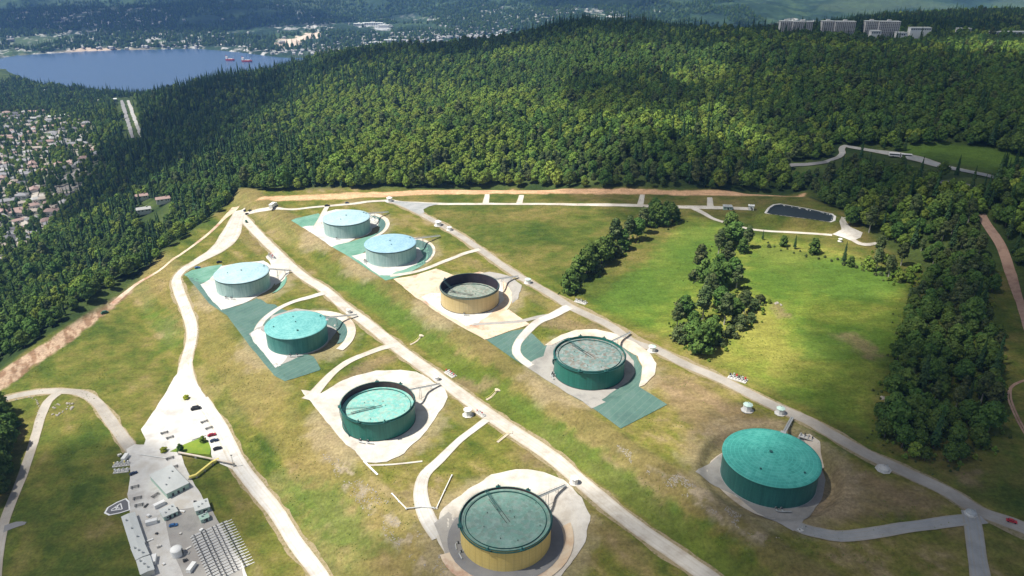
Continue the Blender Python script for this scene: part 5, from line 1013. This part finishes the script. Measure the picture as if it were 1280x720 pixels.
TX = [xs]; dist = np.sqrt(xs ** 2 + ys ** 2 + (CAMZ - zs) ** 2); vis = (px > 2) & (px < 1278) & (py > 5) & (py < 730)
order = np.argsort(np.where(vis, dist, 1e9)); isb = kind != 2; indiv = np.zeros(len(xs), bool)
NB, NC = 235, 270
cb = cc_ = 0
for i in order:
    if not vis[i]: break
    if isb[i] and cb < NB: indiv[i] = True; cb += 1
    elif not isb[i] and cc_ < NC: indiv[i] = True; cc_ += 1
for i in np.where(indiv)[0]:
    r_ = 'right' if px[i] > 1090 and py[i] > 300 else ('left' if px[i] < 300 else 'back')
    kd = {0: 'bright green broadleaf', 1: 'dark green broadleaf', 2: 'dark narrow conifer', 3: 'grey green broadleaf'}[int(kind[i])]
    lb, gr = {'right': (kd + ' tree in the dense tree mass at the right of the meadow', kd + ' trees of the right tree mass'), 'left': (kd + ' tree in the front of the forest on the left slope', kd + ' trees of the left slope forest'), 'back': (kd + ' tree in the forest edge above the sandy bank', kd + ' trees of the forest edge above the sandy bank')}[r_]
    tree(xs[i], ys[i], int(var[i]), float(scl[i]), lb, gr, z=float(zs[i]) - .3)
# the rest of the woods: one object that instances the same crowns
def scatter(name, P, rot, sc, idx, crowns, label, cat):
    me = bpy.data.meshes.new(name); me.vertices.add(len(P)); me.vertices.foreach_set('co', P.astype(np.float32).ravel())
    for nm, arr, ty in (('rot', rot, 'FLOAT'), ('scl', sc, 'FLOAT'), ('idx', idx, 'INT')): a = me.attributes.new(nm, ty, 'POINT'); a.data.foreach_set('value', arr.astype(np.float32 if ty == 'FLOAT' else np.int32))
    o = bpy.data.objects.new(name, me); COL.objects.link(o); ng = bpy.data.node_groups.new(name, 'GeometryNodeTree'); ng.interface.new_socket('Geometry', in_out='INPUT', socket_type='NodeSocketGeometry'); ng.interface.new_socket('Geometry', in_out='OUTPUT', socket_type='NodeSocketGeometry')
    N = ng.nodes; L = ng.links; gi = N.new('NodeGroupInput'); go = N.new('NodeGroupOutput'); jn = N.new('GeometryNodeJoinGeometry'); m2p = N.new('GeometryNodeMeshToPoints'); L.new(gi.outputs[0], m2p.inputs[0])
    def na(nm, ty): q = N.new('GeometryNodeInputNamedAttribute'); q.data_type = ty; q.inputs[0].default_value = nm; return q.outputs[0]
    rt = N.new('ShaderNodeCombineXYZ'); L.new(na('rot', 'FLOAT'), rt.inputs[2]); sc_ = na('scl', 'FLOAT'); ix = na('idx', 'INT')
    for v, cr in crowns.items():
        oi = N.new('GeometryNodeObjectInfo'); oi.inputs['Object'].default_value = cr; oi.inputs['As Instance'].default_value = True
        cmp = N.new('FunctionNodeCompare'); cmp.data_type = 'INT'; cmp.operation = 'EQUAL'; L.new(ix, cmp.inputs[2]); cmp.inputs[3].default_value = v
        ip = N.new('GeometryNodeInstanceOnPoints'); L.new(m2p.outputs[0], ip.inputs['Points']); L.new(cmp.outputs[0], ip.inputs['Selection']); L.new(oi.outputs['Geometry'], ip.inputs['Instance']); L.new(rt.outputs[0], ip.inputs['Rotation']); L.new(sc_, ip.inputs['Scale']); L.new(ip.outputs[0], jn.inputs[0])
    L.new(jn.outputs[0], go.inputs[0]); md = o.modifiers.new('scatter', 'NODES'); md.node_group = ng
    return tag(o, label, cat, None, 'stuff')
# ---------------------------------------------------------------- trees of the farm itself
def clump(L, label, group, base=0.0, name=None, big=1.15):
    for (px_, py_, v, s) in L:
        x, y = at(px_, py_); tree(x, y, v, s * big, label, group, name)
clump([(712, 366, 12, .95), (722, 350, 12, 1.0), (733, 344, 3, .95), (738, 333, 12, 1.0), (752, 330, 4, .9), (760, 322, 12, .95), (768, 312, 9, .9), (778, 312, 12, .9), (786, 302, 9, .75), (796, 300, 5, .75), (803, 292, 10, .8), (716, 358, 13, 1.6), (745, 340, 13, 1.6), (772, 320, 13, 1.5)],
      'dark broadleaf tree in the diagonal hedgerow between the dry field and the green meadow', 'trees of the diagonal hedgerow in the field', big=1.45)
clump([(812, 283, 12, 1.15), (820, 281, 4, 1.05), (829, 282, 12, 1.1), (838, 279, 5, .9), (845, 276, 12, .75), (818, 270, 3, .9), (832, 270, 12, .9)], 'dark rounded tree of the cluster standing on the upper road line', 'trees of the cluster at the upper road')
clump([(905, 310, 12, 1.15), (915, 306, 4, 1.0), (922, 300, 12, 1.0), (928, 316, 12, .8), (912, 292, 5, .95), (898, 318, 9, .9), (934, 310, 9, .8)], 'dark tree in the upper half of the central clump on the meadow', 'trees of the upper central clump')
clump([(880, 352, 12, 1.15), (892, 362, 4, 1.1), (905, 358, 12, 1.2), (915, 352, 3, 1.0), (874, 342, 9, 1.0), (898, 344, 12, 1.1), (868, 350, 13, 1.8), (908, 338, 9, 1.0), (920, 362, 9, .8)], 'dark tree in the middle of the central clump on the meadow', 'trees of the middle central clump')
clump([(846, 410, 9, .7), (856, 396, 4, .75), (866, 412, 12, .8), (878, 400, 10, 1.0), (876, 442, 12, 1.25), (866, 434, 5, .85), (892, 418, 12, .8), (905, 406, 9, .9), (918, 398, 4, .7), (930, 392, 9, .6), (942, 386, 13, 1.5), (886, 384, 10, 1.0), (850, 426, 13, 2.0), (899, 390, 5, .85), (925, 410, 13, 1.9),
       (938, 402, 13, 1.3), (860, 423, 13, 2.2), (912, 421, 13, 1.6), (950, 378, 13, 1.2), (887, 430, 4, .85), (853, 386, 13, 1.6), (897, 432, 13, 1.4), (932, 376, 13, 1.6), (915, 384, 12, .6)],
      'grey green scrubby tree at the lower end of the central clump', 'scrubby trees of the lower central clump', big=1.25)
for px_, py_, v, s, lb in [(953, 300, 6, .36, 'smallest lone conifer on the meadow edge, leftmost of the line below the pond'), (979, 308, 12, .7, 'rounded conifer like tree below the pond, second in the line'), (993, 311, 7, .45, 'narrow conifer below the pond, third in the line'), (1017, 317, 12, .95, 'broad bushy tree below the pond, largest in the line'), (1054, 329, 8, .62, 'tall conifer below the gravel loop, rightmost in the line')]:
    x, y = at(px_, py_); tree(x, y, v, s, lb, None)
x, y = at(1063, 333); tree(x, y, 12, .6, 'bushy tree hugging the tall conifer below the gravel loop', None)
for i, (px_, py_) in enumerate([(1085, 330), (1095, 338), (1106, 330), (1116, 340), (1126, 332), (1136, 346), (1146, 340), (1110, 348), (1124, 352), (1138, 354), (1098, 322), (1088, 338)]):
    x, y = at(px_, py_); tree(x, y, [11, 10, 11][i % 3], .8 + .1 * (i % 3), 'low pale shrubby tree on the meadow edge right of the gravel loop', 'pale shrubby trees right of the gravel loop', 'shrub_tree')
for i in range(26):
    px_ = 962 + 16 * (i * .618 % 1) * 8 ; px_ = 960 + (i * 47 % 180); py_ = np.interp(px_, [960, 1060, 1140], [304, 328, 352]) + (i * 13 % 7); x, y = at(px_, float(py_)); tree(x, y, 13, .35 + .12 * (i % 4), 'low green bush along the top of the bright meadow', 'bushes along the top of the meadow', 'bush', cat='bush')
x, y = at(254, 553); t = tree(x, y, 11, .55, 'bright green tree at the right tip of the green patch in the yard', None)
x, y = at(226, 565); tree(x, y, 12, .42, 'dark round bush tree at the left end of the green patch in the yard', None, 'bush', cat='bush')
M2 = VAR[13][1].copy(); M2.materials.clear(); M2.materials.append(M['leaf_lime']); VAR.append(('broad', M2, VAR[13][2], 3))
x, y = at(205, 565); tree(x, y, 14, .85, 'lime yellow round bush left of the dark one in the yard', None, 'bush', cat='bush')
x, y = at(233, 499); tree(x, y, 14, .8, 'yellow bush in the upper works yard by the parked van', None, 'bush', cat='bush')
sheet('grass_patch', pts([(212, 565), (230, 556), (250, 548), (260, 551), (264, 562), (262, 569), (230, 566)]), mat('bright_green_grass', (.11, .2, .02), .95, noise=[(.2, .26, .03)], scale=.2), off=.36, amp=.3)

clump([(-8, 512, 12, 1.1), (2, 520, 5, .9), (8, 530, 12, 1.0), (-4, 538, 4, 1.0), (12, 545, 12, 1.0), (4, 556, 3, .95), (-8, 562, 12, 1.1), (14, 562, 5, .85), (6, 574, 12, 1.0), (-4, 585, 4, 1.0), (8, 590, 12, .9), (0, 602, 5, 1.0), (-10, 612, 12, 1.0), (3, 614, 12, .8), (18, 536, 12, .75), (-4, 628, 4, .8)],
      'dark tree of the clump at the left edge beside the pale track', 'trees of the clump at the left edge')
# ---------------------------------------------------------------- suburb: houses, and trees between them
RC = {'grey': (.2, .2, .21), 'dark grey': (.09, .09, .1), 'pinkish brown': (.27, .19, .17), 'white': (.3, .3, .295), 'beige': (.27, .235, .2)}
HM = {}
for nm, c in RC.items():
    rm = mat(nm.replace(' ', '_') + '_roof_shingles', c, .85, noise=[tuple(q * 1.25 for q in c)], scale=.6)
    for hp in (0, 1):
        L, w, h, g = (13, 10, 5, 2.4) if hp == 0 else (16, 9, 3.6, 2.0)
        bm = bmesh.new(); box(bm, -L / 2, L / 2, -w / 2, w / 2, -3, h); wl_ = bpy.data.meshes.new('wall'); bm.to_mesh(wl_); bm.free(); wl_.materials.append(M['wall'])
        bm = bmesh.new(); o = .7; i_ = 0 if hp else 3
        v = [bm.verts.new(p) for p in ((-L / 2 - o, -w / 2 - o, h), (L / 2 + o, -w / 2 - o, h), (L / 2 + o, w / 2 + o, h), (-L / 2 - o, w / 2 + o, h), (-L / 2 + i_, 0, h + g), (L / 2 - i_, 0, h + g))]
        for f in ((0, 1, 5, 4), (2, 3, 4, 5), (1, 2, 5), (3, 0, 4), (3, 2, 1, 0)): bm.faces.new([v[q] for q in f])
        box(bm, L * .2, L * .2 + 1, -1, 0, h + .5, h + g + 1.2); rf = bpy.data.meshes.new('roof'); bm.to_mesh(rf); bm.free(); rf.materials.append(rm)
        bm = bmesh.new()
        for X in (-L * .35, -L * .1, L * .2, L * .36): box(bm, X - .8, X + .8, -w / 2 - .08, -w / 2 + .02, 1.2, 2.6); box(bm, X - .8, X + .8, w / 2 - .02, w / 2 + .08, 1.2, 2.6)
        wi = bpy.data.meshes.new('window'); bm.to_mesh(wi); bm.free(); wi.materials.append(M['glass']); HM[nm, hp] = (wl_, rf, wi)
def house(x, y, rz, col, hp, label, group, s=1.0, z=None):
    t = bpy.data.objects.new('house', None); COL.objects.link(t); t.location = (x, y, (z1(x, y) if z is None else z) + .6); t.rotation_euler = (0, 0, rz); t.scale = (s, s, s); tag(t, label, 'house', group)
    for n_, me in zip(('wall', 'roof', 'window'), HM[col, hp]): c = bpy.data.objects.new(n_, me); COL.objects.link(c); c.parent = t
cols = ['grey', 'grey', 'dark grey', 'pinkish brown', 'pinkish brown', 'white', 'beige']
SUBPX = [(-60, 338), (0, 332), (38, 312), (62, 290), (84, 262), (104, 236), (122, 214), (128, 196), (112, 176), (118, 160), (100, 146), (60, 140), (0, 142), (-60, 142)]
ang0 = math.atan2(*(np.array(at(92, 240)) - np.array(at(0, 262)))[::-1]); ca, sa = math.cos(ang0), math.sin(ang0)
hx, hy = np.meshgrid(np.arange(-2600, 2600, 23), np.arange(-2600, 2600, 34)); gx = hx * ca - hy * sa; gy = hx * sa + hy * ca; gx = gx.ravel() + rng.uniform(-6, 6, gx.size); gy = gy.ravel() + rng.uniform(-9, 9, gx.size)
k = (gy > 800) & (gy < 2700) & (gx < -300); gx, gy = gx[k], gy[k]; gz = zf(gx, gy); hpx, hpy = project(gx, gy, gz)
k = inpoly(hpx, hpy, SUBPX) & (fbm(gx, gy, 70, 300, 2) > .45); gx, gy, gz, hpx, hpy = gx[k], gy[k], gz[k], hpx[k], hpy[k]
dd = np.hypot(gx, gy) + np.where((hpx < 0), 5000, 0); o_ = np.argsort(dd); NH = 285
restV = []; restF = []
def add_mesh_house(x, y, z, rz, L, w, h, g):
    b = len(restV); c, s = math.cos(rz), math.sin(rz); P = [(-L / 2, -w / 2, -3), (L / 2, -w / 2, -3), (L / 2, w / 2, -3), (-L / 2, w / 2, -3), (-L / 2, -w / 2, h), (L / 2, -w / 2, h), (L / 2, w / 2, h), (-L / 2, w / 2, h), (-L / 2, 0, h + g), (L / 2, 0, h + g)]
    restV.extend([(x + p[0] * c - p[1] * s, y + p[0] * s + p[1] * c, z + p[2]) for p in P]); restF.extend([tuple(b + q for q in f) for f in ((0, 1, 5, 4), (2, 3, 7, 6), (1, 2, 6, 9, 5), (3, 0, 4, 8, 7), (4, 5, 9, 8), (6, 7, 8, 9))])
for j, i in enumerate(o_):
    r_ = ang0 + rng.normal(0, .3) + (math.pi / 2 if rng.uniform() < .3 else 0)
    if j < NH:
        c = cols[int(rng.integers(0, len(cols)))]; house(gx[i], gy[i], r_, c, int(rng.integers(0, 2)), f'house with a {c} roof among the trees of the suburb at the left edge', f'{c} roofed houses of the left suburb', float(rng.uniform(1.0, 1.55)), z=float(gz[i]))
    else: add_mesh_house(gx[i], gy[i], gz[i] + .6, r_, 13, 10, 5, 2.4)
for px_, py_, c, lb in [(205, 255, 'pinkish brown', 'lone reddish roofed house deep in the left forest, rightmost of three'), (181, 268, 'white', 'lone white roofed house in the left forest, lowest of three'), (178, 251, 'pinkish brown', 'lone brown roofed house in the left forest, highest of three')]:
    x, y = at(px_, py_); house(x, y, ang0, c, 1, lb, None, 1.1, z1(x, y) + 4)
# buildings along the near shore and below the power line
for px_, py_, L, lb in [(88, 133, 60, 'long white industrial building left of the twin highway, lower of two'), (122, 129, 40, 'pale industrial building nearer to the twin highway'), (142, 127, 20, 'small white building left of the upper end of the twin highway'), (52, 116, 60, 'long pale shed near the shore at the left'), (74, 148, 50, 'white flat building on the grass below the industrial ones')]:
    x, y = at(px_, py_); t = thing('industrial_building', lb, 'building', (x, y, z1(x, y)), ang0); obj('wall', B((-L / 2, L / 2, -9, 9, -3, 8)), 'wall', t); obj('roof', B((-L / 2 - .5, L / 2 + .5, -9.5, 9.5, 8.01, 8.8)), 'roofw', t)
    for q in range(4): obj('window', B((-L * .4 + q * L * .25, -L * .4 + q * L * .25 + 5, -9.1, -9.02, 2, 5)), 'glass', t)
# far shore town: more houses than anyone could count, part of the same stuff
for _ in range(9000):
    py_ = rng.uniform(12, 70); px_ = rng.uniform(-60, 740); x = 0
    Yq = None
    X_, Y_ = at_z(px_, py_, -195 + 25 * (py_ < 40))
    if Y_ < 3600 or Y_ > 6200: continue
    dens = math.exp(-((px_ - 490) / 130) ** 2 - ((py_ - 50 + (px_ - 490) * .12) / 9) ** 2) * .9 + .55 * math.exp(-((px_ - 190) / 45) ** 2 - ((py_ - 57) / 4) ** 2) + .75 * math.exp(-((px_ - 400) / 35) ** 2 - ((py_ - 68) / 5) ** 2) + .35 * math.exp(-((px_ - 570) / 60) ** 2 - ((py_ - 42) / 8) ** 2) + .5 * math.exp(-((px_ - 690) / 30) ** 2 - ((py_ - 32) / 5) ** 2) + .02
    if rng.uniform() > dens * .62 or len(restV) > 26000: continue
    if sdist(np.array([X_]), np.array([Y_]), LAKE)[0] < 25: continue
    big = rng.uniform() < .08; z = z1(X_, Y_) + 6; add_mesh_house(X_, Y_, z, rng.uniform(0, 3), 34 if big else 15, 18 if big else 11, 8 if big else 6, 2.5)
me = bpy.data.meshes.new('distant_houses'); me.from_pydata(restV, [], restF); me.update()
tag(link('distant_houses', me, mat('pale_distant_roofs', (.24, .24, .24), .8, noise=[(.4, .4, .39), (.18, .16, .15)], scale=.02)), 'pale houses of the town across the inlet and the far end of the suburb', 'houses', None, 'stuff')
def far_block(px_, py_, Y, L, w, h, lb, nm='distant_building', wm='white', rows=3, cols_=9, lift=0, rz=0):
    X = ray(px_, py_)[0] / ray(px_, py_)[1] * Y; z = z1(X, Y) + lift; t = thing(nm, lb, 'building', (X, Y, z), rz); obj('wall', B((-L / 2, L / 2, -w / 2, w / 2, -6, h)), wm, t); rf = obj('roof', B((-L / 2 - 1, L / 2 + 1, -w / 2 - 1, w / 2 + 1, h + .01, h + 1.2)), 'roofw', t); obj('penthouse', B((-L * .1, L * .12, -w * .25, w * .25, h + 1.2, h + 5)), wm, rf)
    for r_ in range(rows):
        bm = bmesh.new(); z0 = h * (r_ + .35) / rows; z9 = h * (r_ + .75) / rows
        for c in range(cols_): x0 = -L / 2 + L * (c + .15) / cols_; box(bm, x0, x0 + L * .7 / cols_, -w / 2 - .12, -w / 2 - .02, z0, z9)
        obj('window_row', bm, 'glass', t)
    return t
for px_, py_, L, lb in [(449, 34, 60, 'white block across the inlet, leftmost of the white group'), (466, 33, 120, 'longest white block across the inlet'), (480, 36, 60, 'white block across the inlet, right end of the white group'), (470, 58, 60, 'white building on the far shore road above the forest ridge'), (488, 55, 60, 'pinkish white building on the far shore road, right of the white one')]:
    x, y = at(px_, py_); far_block(px_, py_, y, L, 30, 14, lb, rows=2, lift=6)

# apartment blocks on the ridge
M['apt'] = mat('apartment_concrete', (.58, .56, .54), .8, noise=[(.66, .65, .63)], scale=.05)
for px_, W_, h, lb in [(996, 70, 22, 'leftmost of the three apartment blocks on the ridge'), (1049, 72, 22, 'middle apartment block on the ridge, behind trees'), (1104, 74, 28, 'rightmost and tallest apartment block on the ridge')]:
    Y = 1800; a, fy, dz = ray(px_, 27); X = a / fy * Y; top = CAMZ + dz / fy * Y; z = top - h; t = thing('apartment_block', lb, 'building', (X, Y, z), -.08, 'apartment blocks on the ridge')
    for q, (x0, x1, yo) in enumerate(((-W_ / 2, -W_ * .12, 0), (-W_ * .12, W_ / 2, -5))):
        obj('wall', B((x0, x1, yo, yo + 16, -22, h)), 'apt', t); rf = obj('roof', B((x0 - .8, x1 + .8 - (1.7 if q == 0 else 0), yo - .8, yo + 16.8, h + .01, h + 1)), 'roofw', t); obj('penthouse', B(((x0 + x1) / 2 - 4, (x0 + x1) / 2 + 4, yo + 5, yo + 11, h + 1, h + 4)), 'apt', rf)
        for r_ in range(8):
            z0 = h * (r_ + .2) / 8; bm = bmesh.new(); n = int((x1 - x0) / 4)
            for c in range(n): xx = x0 + (x1 - x0) * (c + .18) / n; box(bm, xx, xx + (x1 - x0) * .42 / n, yo - .12, yo - .02, z0, z0 + h * .08)
            obj('window_row', bm, 'glass', t)
            obj('balcony', B((x0 + 2, x1 - 2, yo - 1.5, yo - .15, z0 - .5, z0 - .1)), 'apt', t)
for px_, py_, L, h, lb in [(1096, 42, 22, 7, 'low white building at the foot of the rightmost apartment block'), (1128, 44, 24, 8, 'small white building right of the rightmost apartment block'), (1152, 38, 46, 6, 'long low building between the apartment blocks and the far right'), (1207, 39, 28, 6, 'small grey building on the ridge among conifers'), (1262, 43, 88, 9, 'long white flat building at the right end of the ridge')]:
    Y = 1760; a, fy, dz = ray(px_, py_ - 3); X = a / fy * Y; top = CAMZ + dz / fy * Y; t = thing('campus_building', lb, 'building', (X, Y, top - h), 0); obj('wall', B((-L / 2, L / 2, 0, 14, -24, h)), 'apt' if py_ == 39 else 'white', t); obj('roof', B((-L / 2 - .6, L / 2 + .6, -.6, 14.6, h + .01, h + .9)), 'roofw', t); bm = bmesh.new()
    for c in range(int(L / 5)): box(bm, -L / 2 + 1 + c * 5, -L / 2 + 4 + c * 5, -.12, -.02, h * .35, h * .7)
    obj('window_row', bm, 'glass', t)
for i, (px_, py_, s_) in enumerate([(972, 36, .8), (979, 34, .9), (1019, 36, .95), (1024, 34, 1.0), (1031, 37, .7), (1042, 44, .6), (1072, 36, 1.1), (1076, 35, 1.25), (1080, 38, .9), (1091, 46, .7), (1100, 46, .8), (1110, 47, .7), (1132, 38, .9), (1138, 36, .8), (1168, 38, 1.0), (1174, 37, .9), (1180, 38, .85), (1192, 38, .9), (1215, 40, 1.1), (1220, 42, 1.0), (1234, 40, .9), (1245, 42, .9)]):
    a_, fy2, dz2 = ray(px_, py_); Y = 1815 if i % 3 else 1770; X = a_ / fy2 * Y; tree(X, Y, 6 + i % 3, s_ * 2.5, sz=.55, label='conifer standing between the buildings on the ridge', group='conifers between the ridge buildings')
# ships at anchor
for px_, py_, L, lb in [(288, 75.5, 42, 'red and white cargo ship anchored on the inlet, left one'), (309, 77, 50, 'red hulled cargo ship anchored on the inlet, right one')]:
    x, y = at_z(px_, py_, SEA); t = thing('cargo_ship', lb, 'ship', (x, y, SEA), R(-8)); bm = bmesh.new(); P = [(-L / 2, 5), (L * .32, 6), (L / 2, 0), (L * .32, -6), (-L / 2, -5)]; a = [bm.verts.new((p[0] * .96, p[1] * .85, -1)) for p in P]; b = [bm.verts.new((*p, 6)) for p in P]
    for i in range(5): bm.faces.new((a[i], a[(i + 1) % 5], b[(i + 1) % 5], b[i]))
    bm.faces.new(b); obj('hull', bm, 'red', t); s_ = obj('superstructure', B((-L * .46, -L * .28, -4.5, 4.5, 6, 17)), 'white', t); obj('funnel', T([(-L * .42, 0, 17), (-L * .42, 0, 22)], 1.5, 8), 'red', s_)
    for q in range(3): obj('hatch', B((-L * .22 + q * L * .17, -L * .1 + q * L * .17, -3.5, 3.5, 6, 8)), 'white', t)
    obj('mast', T([(L * .36, 0, 6), (L * .36, 0, 16)], .5, 6), 'white', t)

# ---------------------------------------------------------------- fill the woods last, from the crowns already standing
CROWN = {}
for o in list(bpy.data.objects):
    if o.name.startswith('crown'):
        for v, q in enumerate(VAR):
            if o.data == q[1] and v not in CROWN: CROWN[v] = o
kx = np.arange(-1400, -250, 10.0); tx_, ty_ = np.meshgrid(kx, np.arange(800, 2650, 12.0)); tx_ = tx_.ravel() + rng.uniform(-5, 5, tx_.size); ty_ = ty_.ravel() + rng.uniform(-6, 6, ty_.size); tz_ = zf(tx_, ty_); tpx, tpy = project(tx_, ty_, tz_)
k = inpoly(tpx, tpy, SUBPX) & (rng.uniform(size=len(tx_)) < .5 + .3 * sstep(.48, .6, fbm(tx_, ty_, 60, 310, 3)))
hs = np.stack([gx, gy], 1)
k2 = np.where(k)[0]; k2 = k2[[float(np.min(np.hypot(*(hs - (tx_[i], ty_[i])).T))) > 9.5 for i in k2]]
sx_, sy_, sz_ = tx_[k2], ty_[k2], tz_[k2]; sv = np.where(rng.uniform(size=len(k2)) < .3, rng.integers(6, 9, len(k2)), np.where(rng.uniform(size=len(k2)) < .5, 3, 1)); ss = rng.uniform(.5, .95, len(k2))
# trees across the inlet, by the shore and on the low land
fx = rng.uniform(-3600, 1500, 26000); fy_ = rng.uniform(3720, 6000, 26000); k = (fbm(fx, fy_, 240, 320, 3) > .42) & (sdist(fx, fy_, LAKE) > 45) & (np.abs(fx) < fy_ * .75)
for P in (SITE, SITE2): k &= sdist(fx, fy_, P) > 5
fx, fy_ = fx[k], fy_[k]; fz_ = zf(fx, fy_) + 2; fv = rng.integers(3, 9, len(fx)); fs = rng.uniform(.8, 1.3, len(fx))
r_ = ~indiv; PX = np.concatenate([xs[r_], sx_, fx]); PY = np.concatenate([ys[r_], sy_, fy_]); PZ = np.concatenate([zs[r_] - .3, sz_, fz_]); PV = np.concatenate([var[r_], sv, fv]); PS = np.concatenate([scl[r_], ss, fs])
for v in range(11):
    if v not in CROWN: print('missing crown', v)
scatter('forest', np.stack([PX, PY, PZ], 1), rng.uniform(0, 6.28, len(PX)), PS, PV, {v: CROWN[v] for v in range(11) if v in CROWN}, 'dense mixed forest covering the hill, the slopes and the far shore', 'forest')
wx = rng.uniform(-420, 480, 60000); wy = rng.uniform(230, 820, 60000); k = (sdist(wx, wy, FARM) < -4) & (np.abs(wx) < wy * .75) & (fbm(wx, wy, 14, 400, 3) > .5); cw = wx * NV[0] + wy * NV[1]
for k_, ((tx, ty), tz, D) in TK.items(): k &= np.hypot(wx - tx, wy - ty) > 48
k &= ((cw < 222) | (cw > 243)) & ((cw < 344) | (cw > 364)) & ((cw < 55) | (cw > 104)) & ~((cw > 10) & (cw < 104) & (wx > -260)) & (sdist(wx, wy, BAND) > 3) & (sdist(wx, wy, POND) > 8)
wx, wy = wx[k][:16000], wy[k][:16000]; WV = {13: CROWN[11]}
scatter('weeds', np.stack([wx, wy, zf(wx, wy) - .05], 1), rng.uniform(0, 6.28, len(wx)), rng.uniform(.02, .07, len(wx)), np.full(len(wx), 13), WV, 'low weeds and tussocks scattered through the rough grass of the tank farm', 'weeds')
up = []
for o in bpy.data.objects:
    if o.type == 'EMPTY' and str(o.get('group', '')) in ('trees of the diagonal hedgerow in the field', 'trees of the cluster at the upper road', 'trees of the upper central clump', 'trees of the middle central clump', 'scrubby trees of the lower central clump', 'dark green broadleaf trees of the right tree mass', 'pale shrubby trees right of the gravel loop'):
        for _ in range(9): a_ = rng.uniform(0, 6.28); q_ = rng.uniform(2, 11); up.append((o.location.x + q_ * math.cos(a_), o.location.y + q_ * math.sin(a_)))
up = np.array(up); kk = (sdist(up[:, 0], up[:, 1], FARM) < -2); up = up[kk]
CB = next(o for o in bpy.data.objects if o.name.startswith('crown') and o.data == VAR[13][1])
scatter('undergrowth', np.stack([up[:, 0], up[:, 1], zf(up[:, 0], up[:, 1]) - .2], 1), rng.uniform(0, 6.28, len(up)), rng.uniform(.12, .42, len(up)), np.where(rng.uniform(size=len(up)) < .5, 13, 11), {13: CB, 11: CROWN[11]}, 'ragged brambles and saplings at the feet of the meadow trees', 'undergrowth')
print('individual trees', ntree, 'forest points', len(PX), 'houses', len(o_), 'broad', cb, 'conifer', cc_)
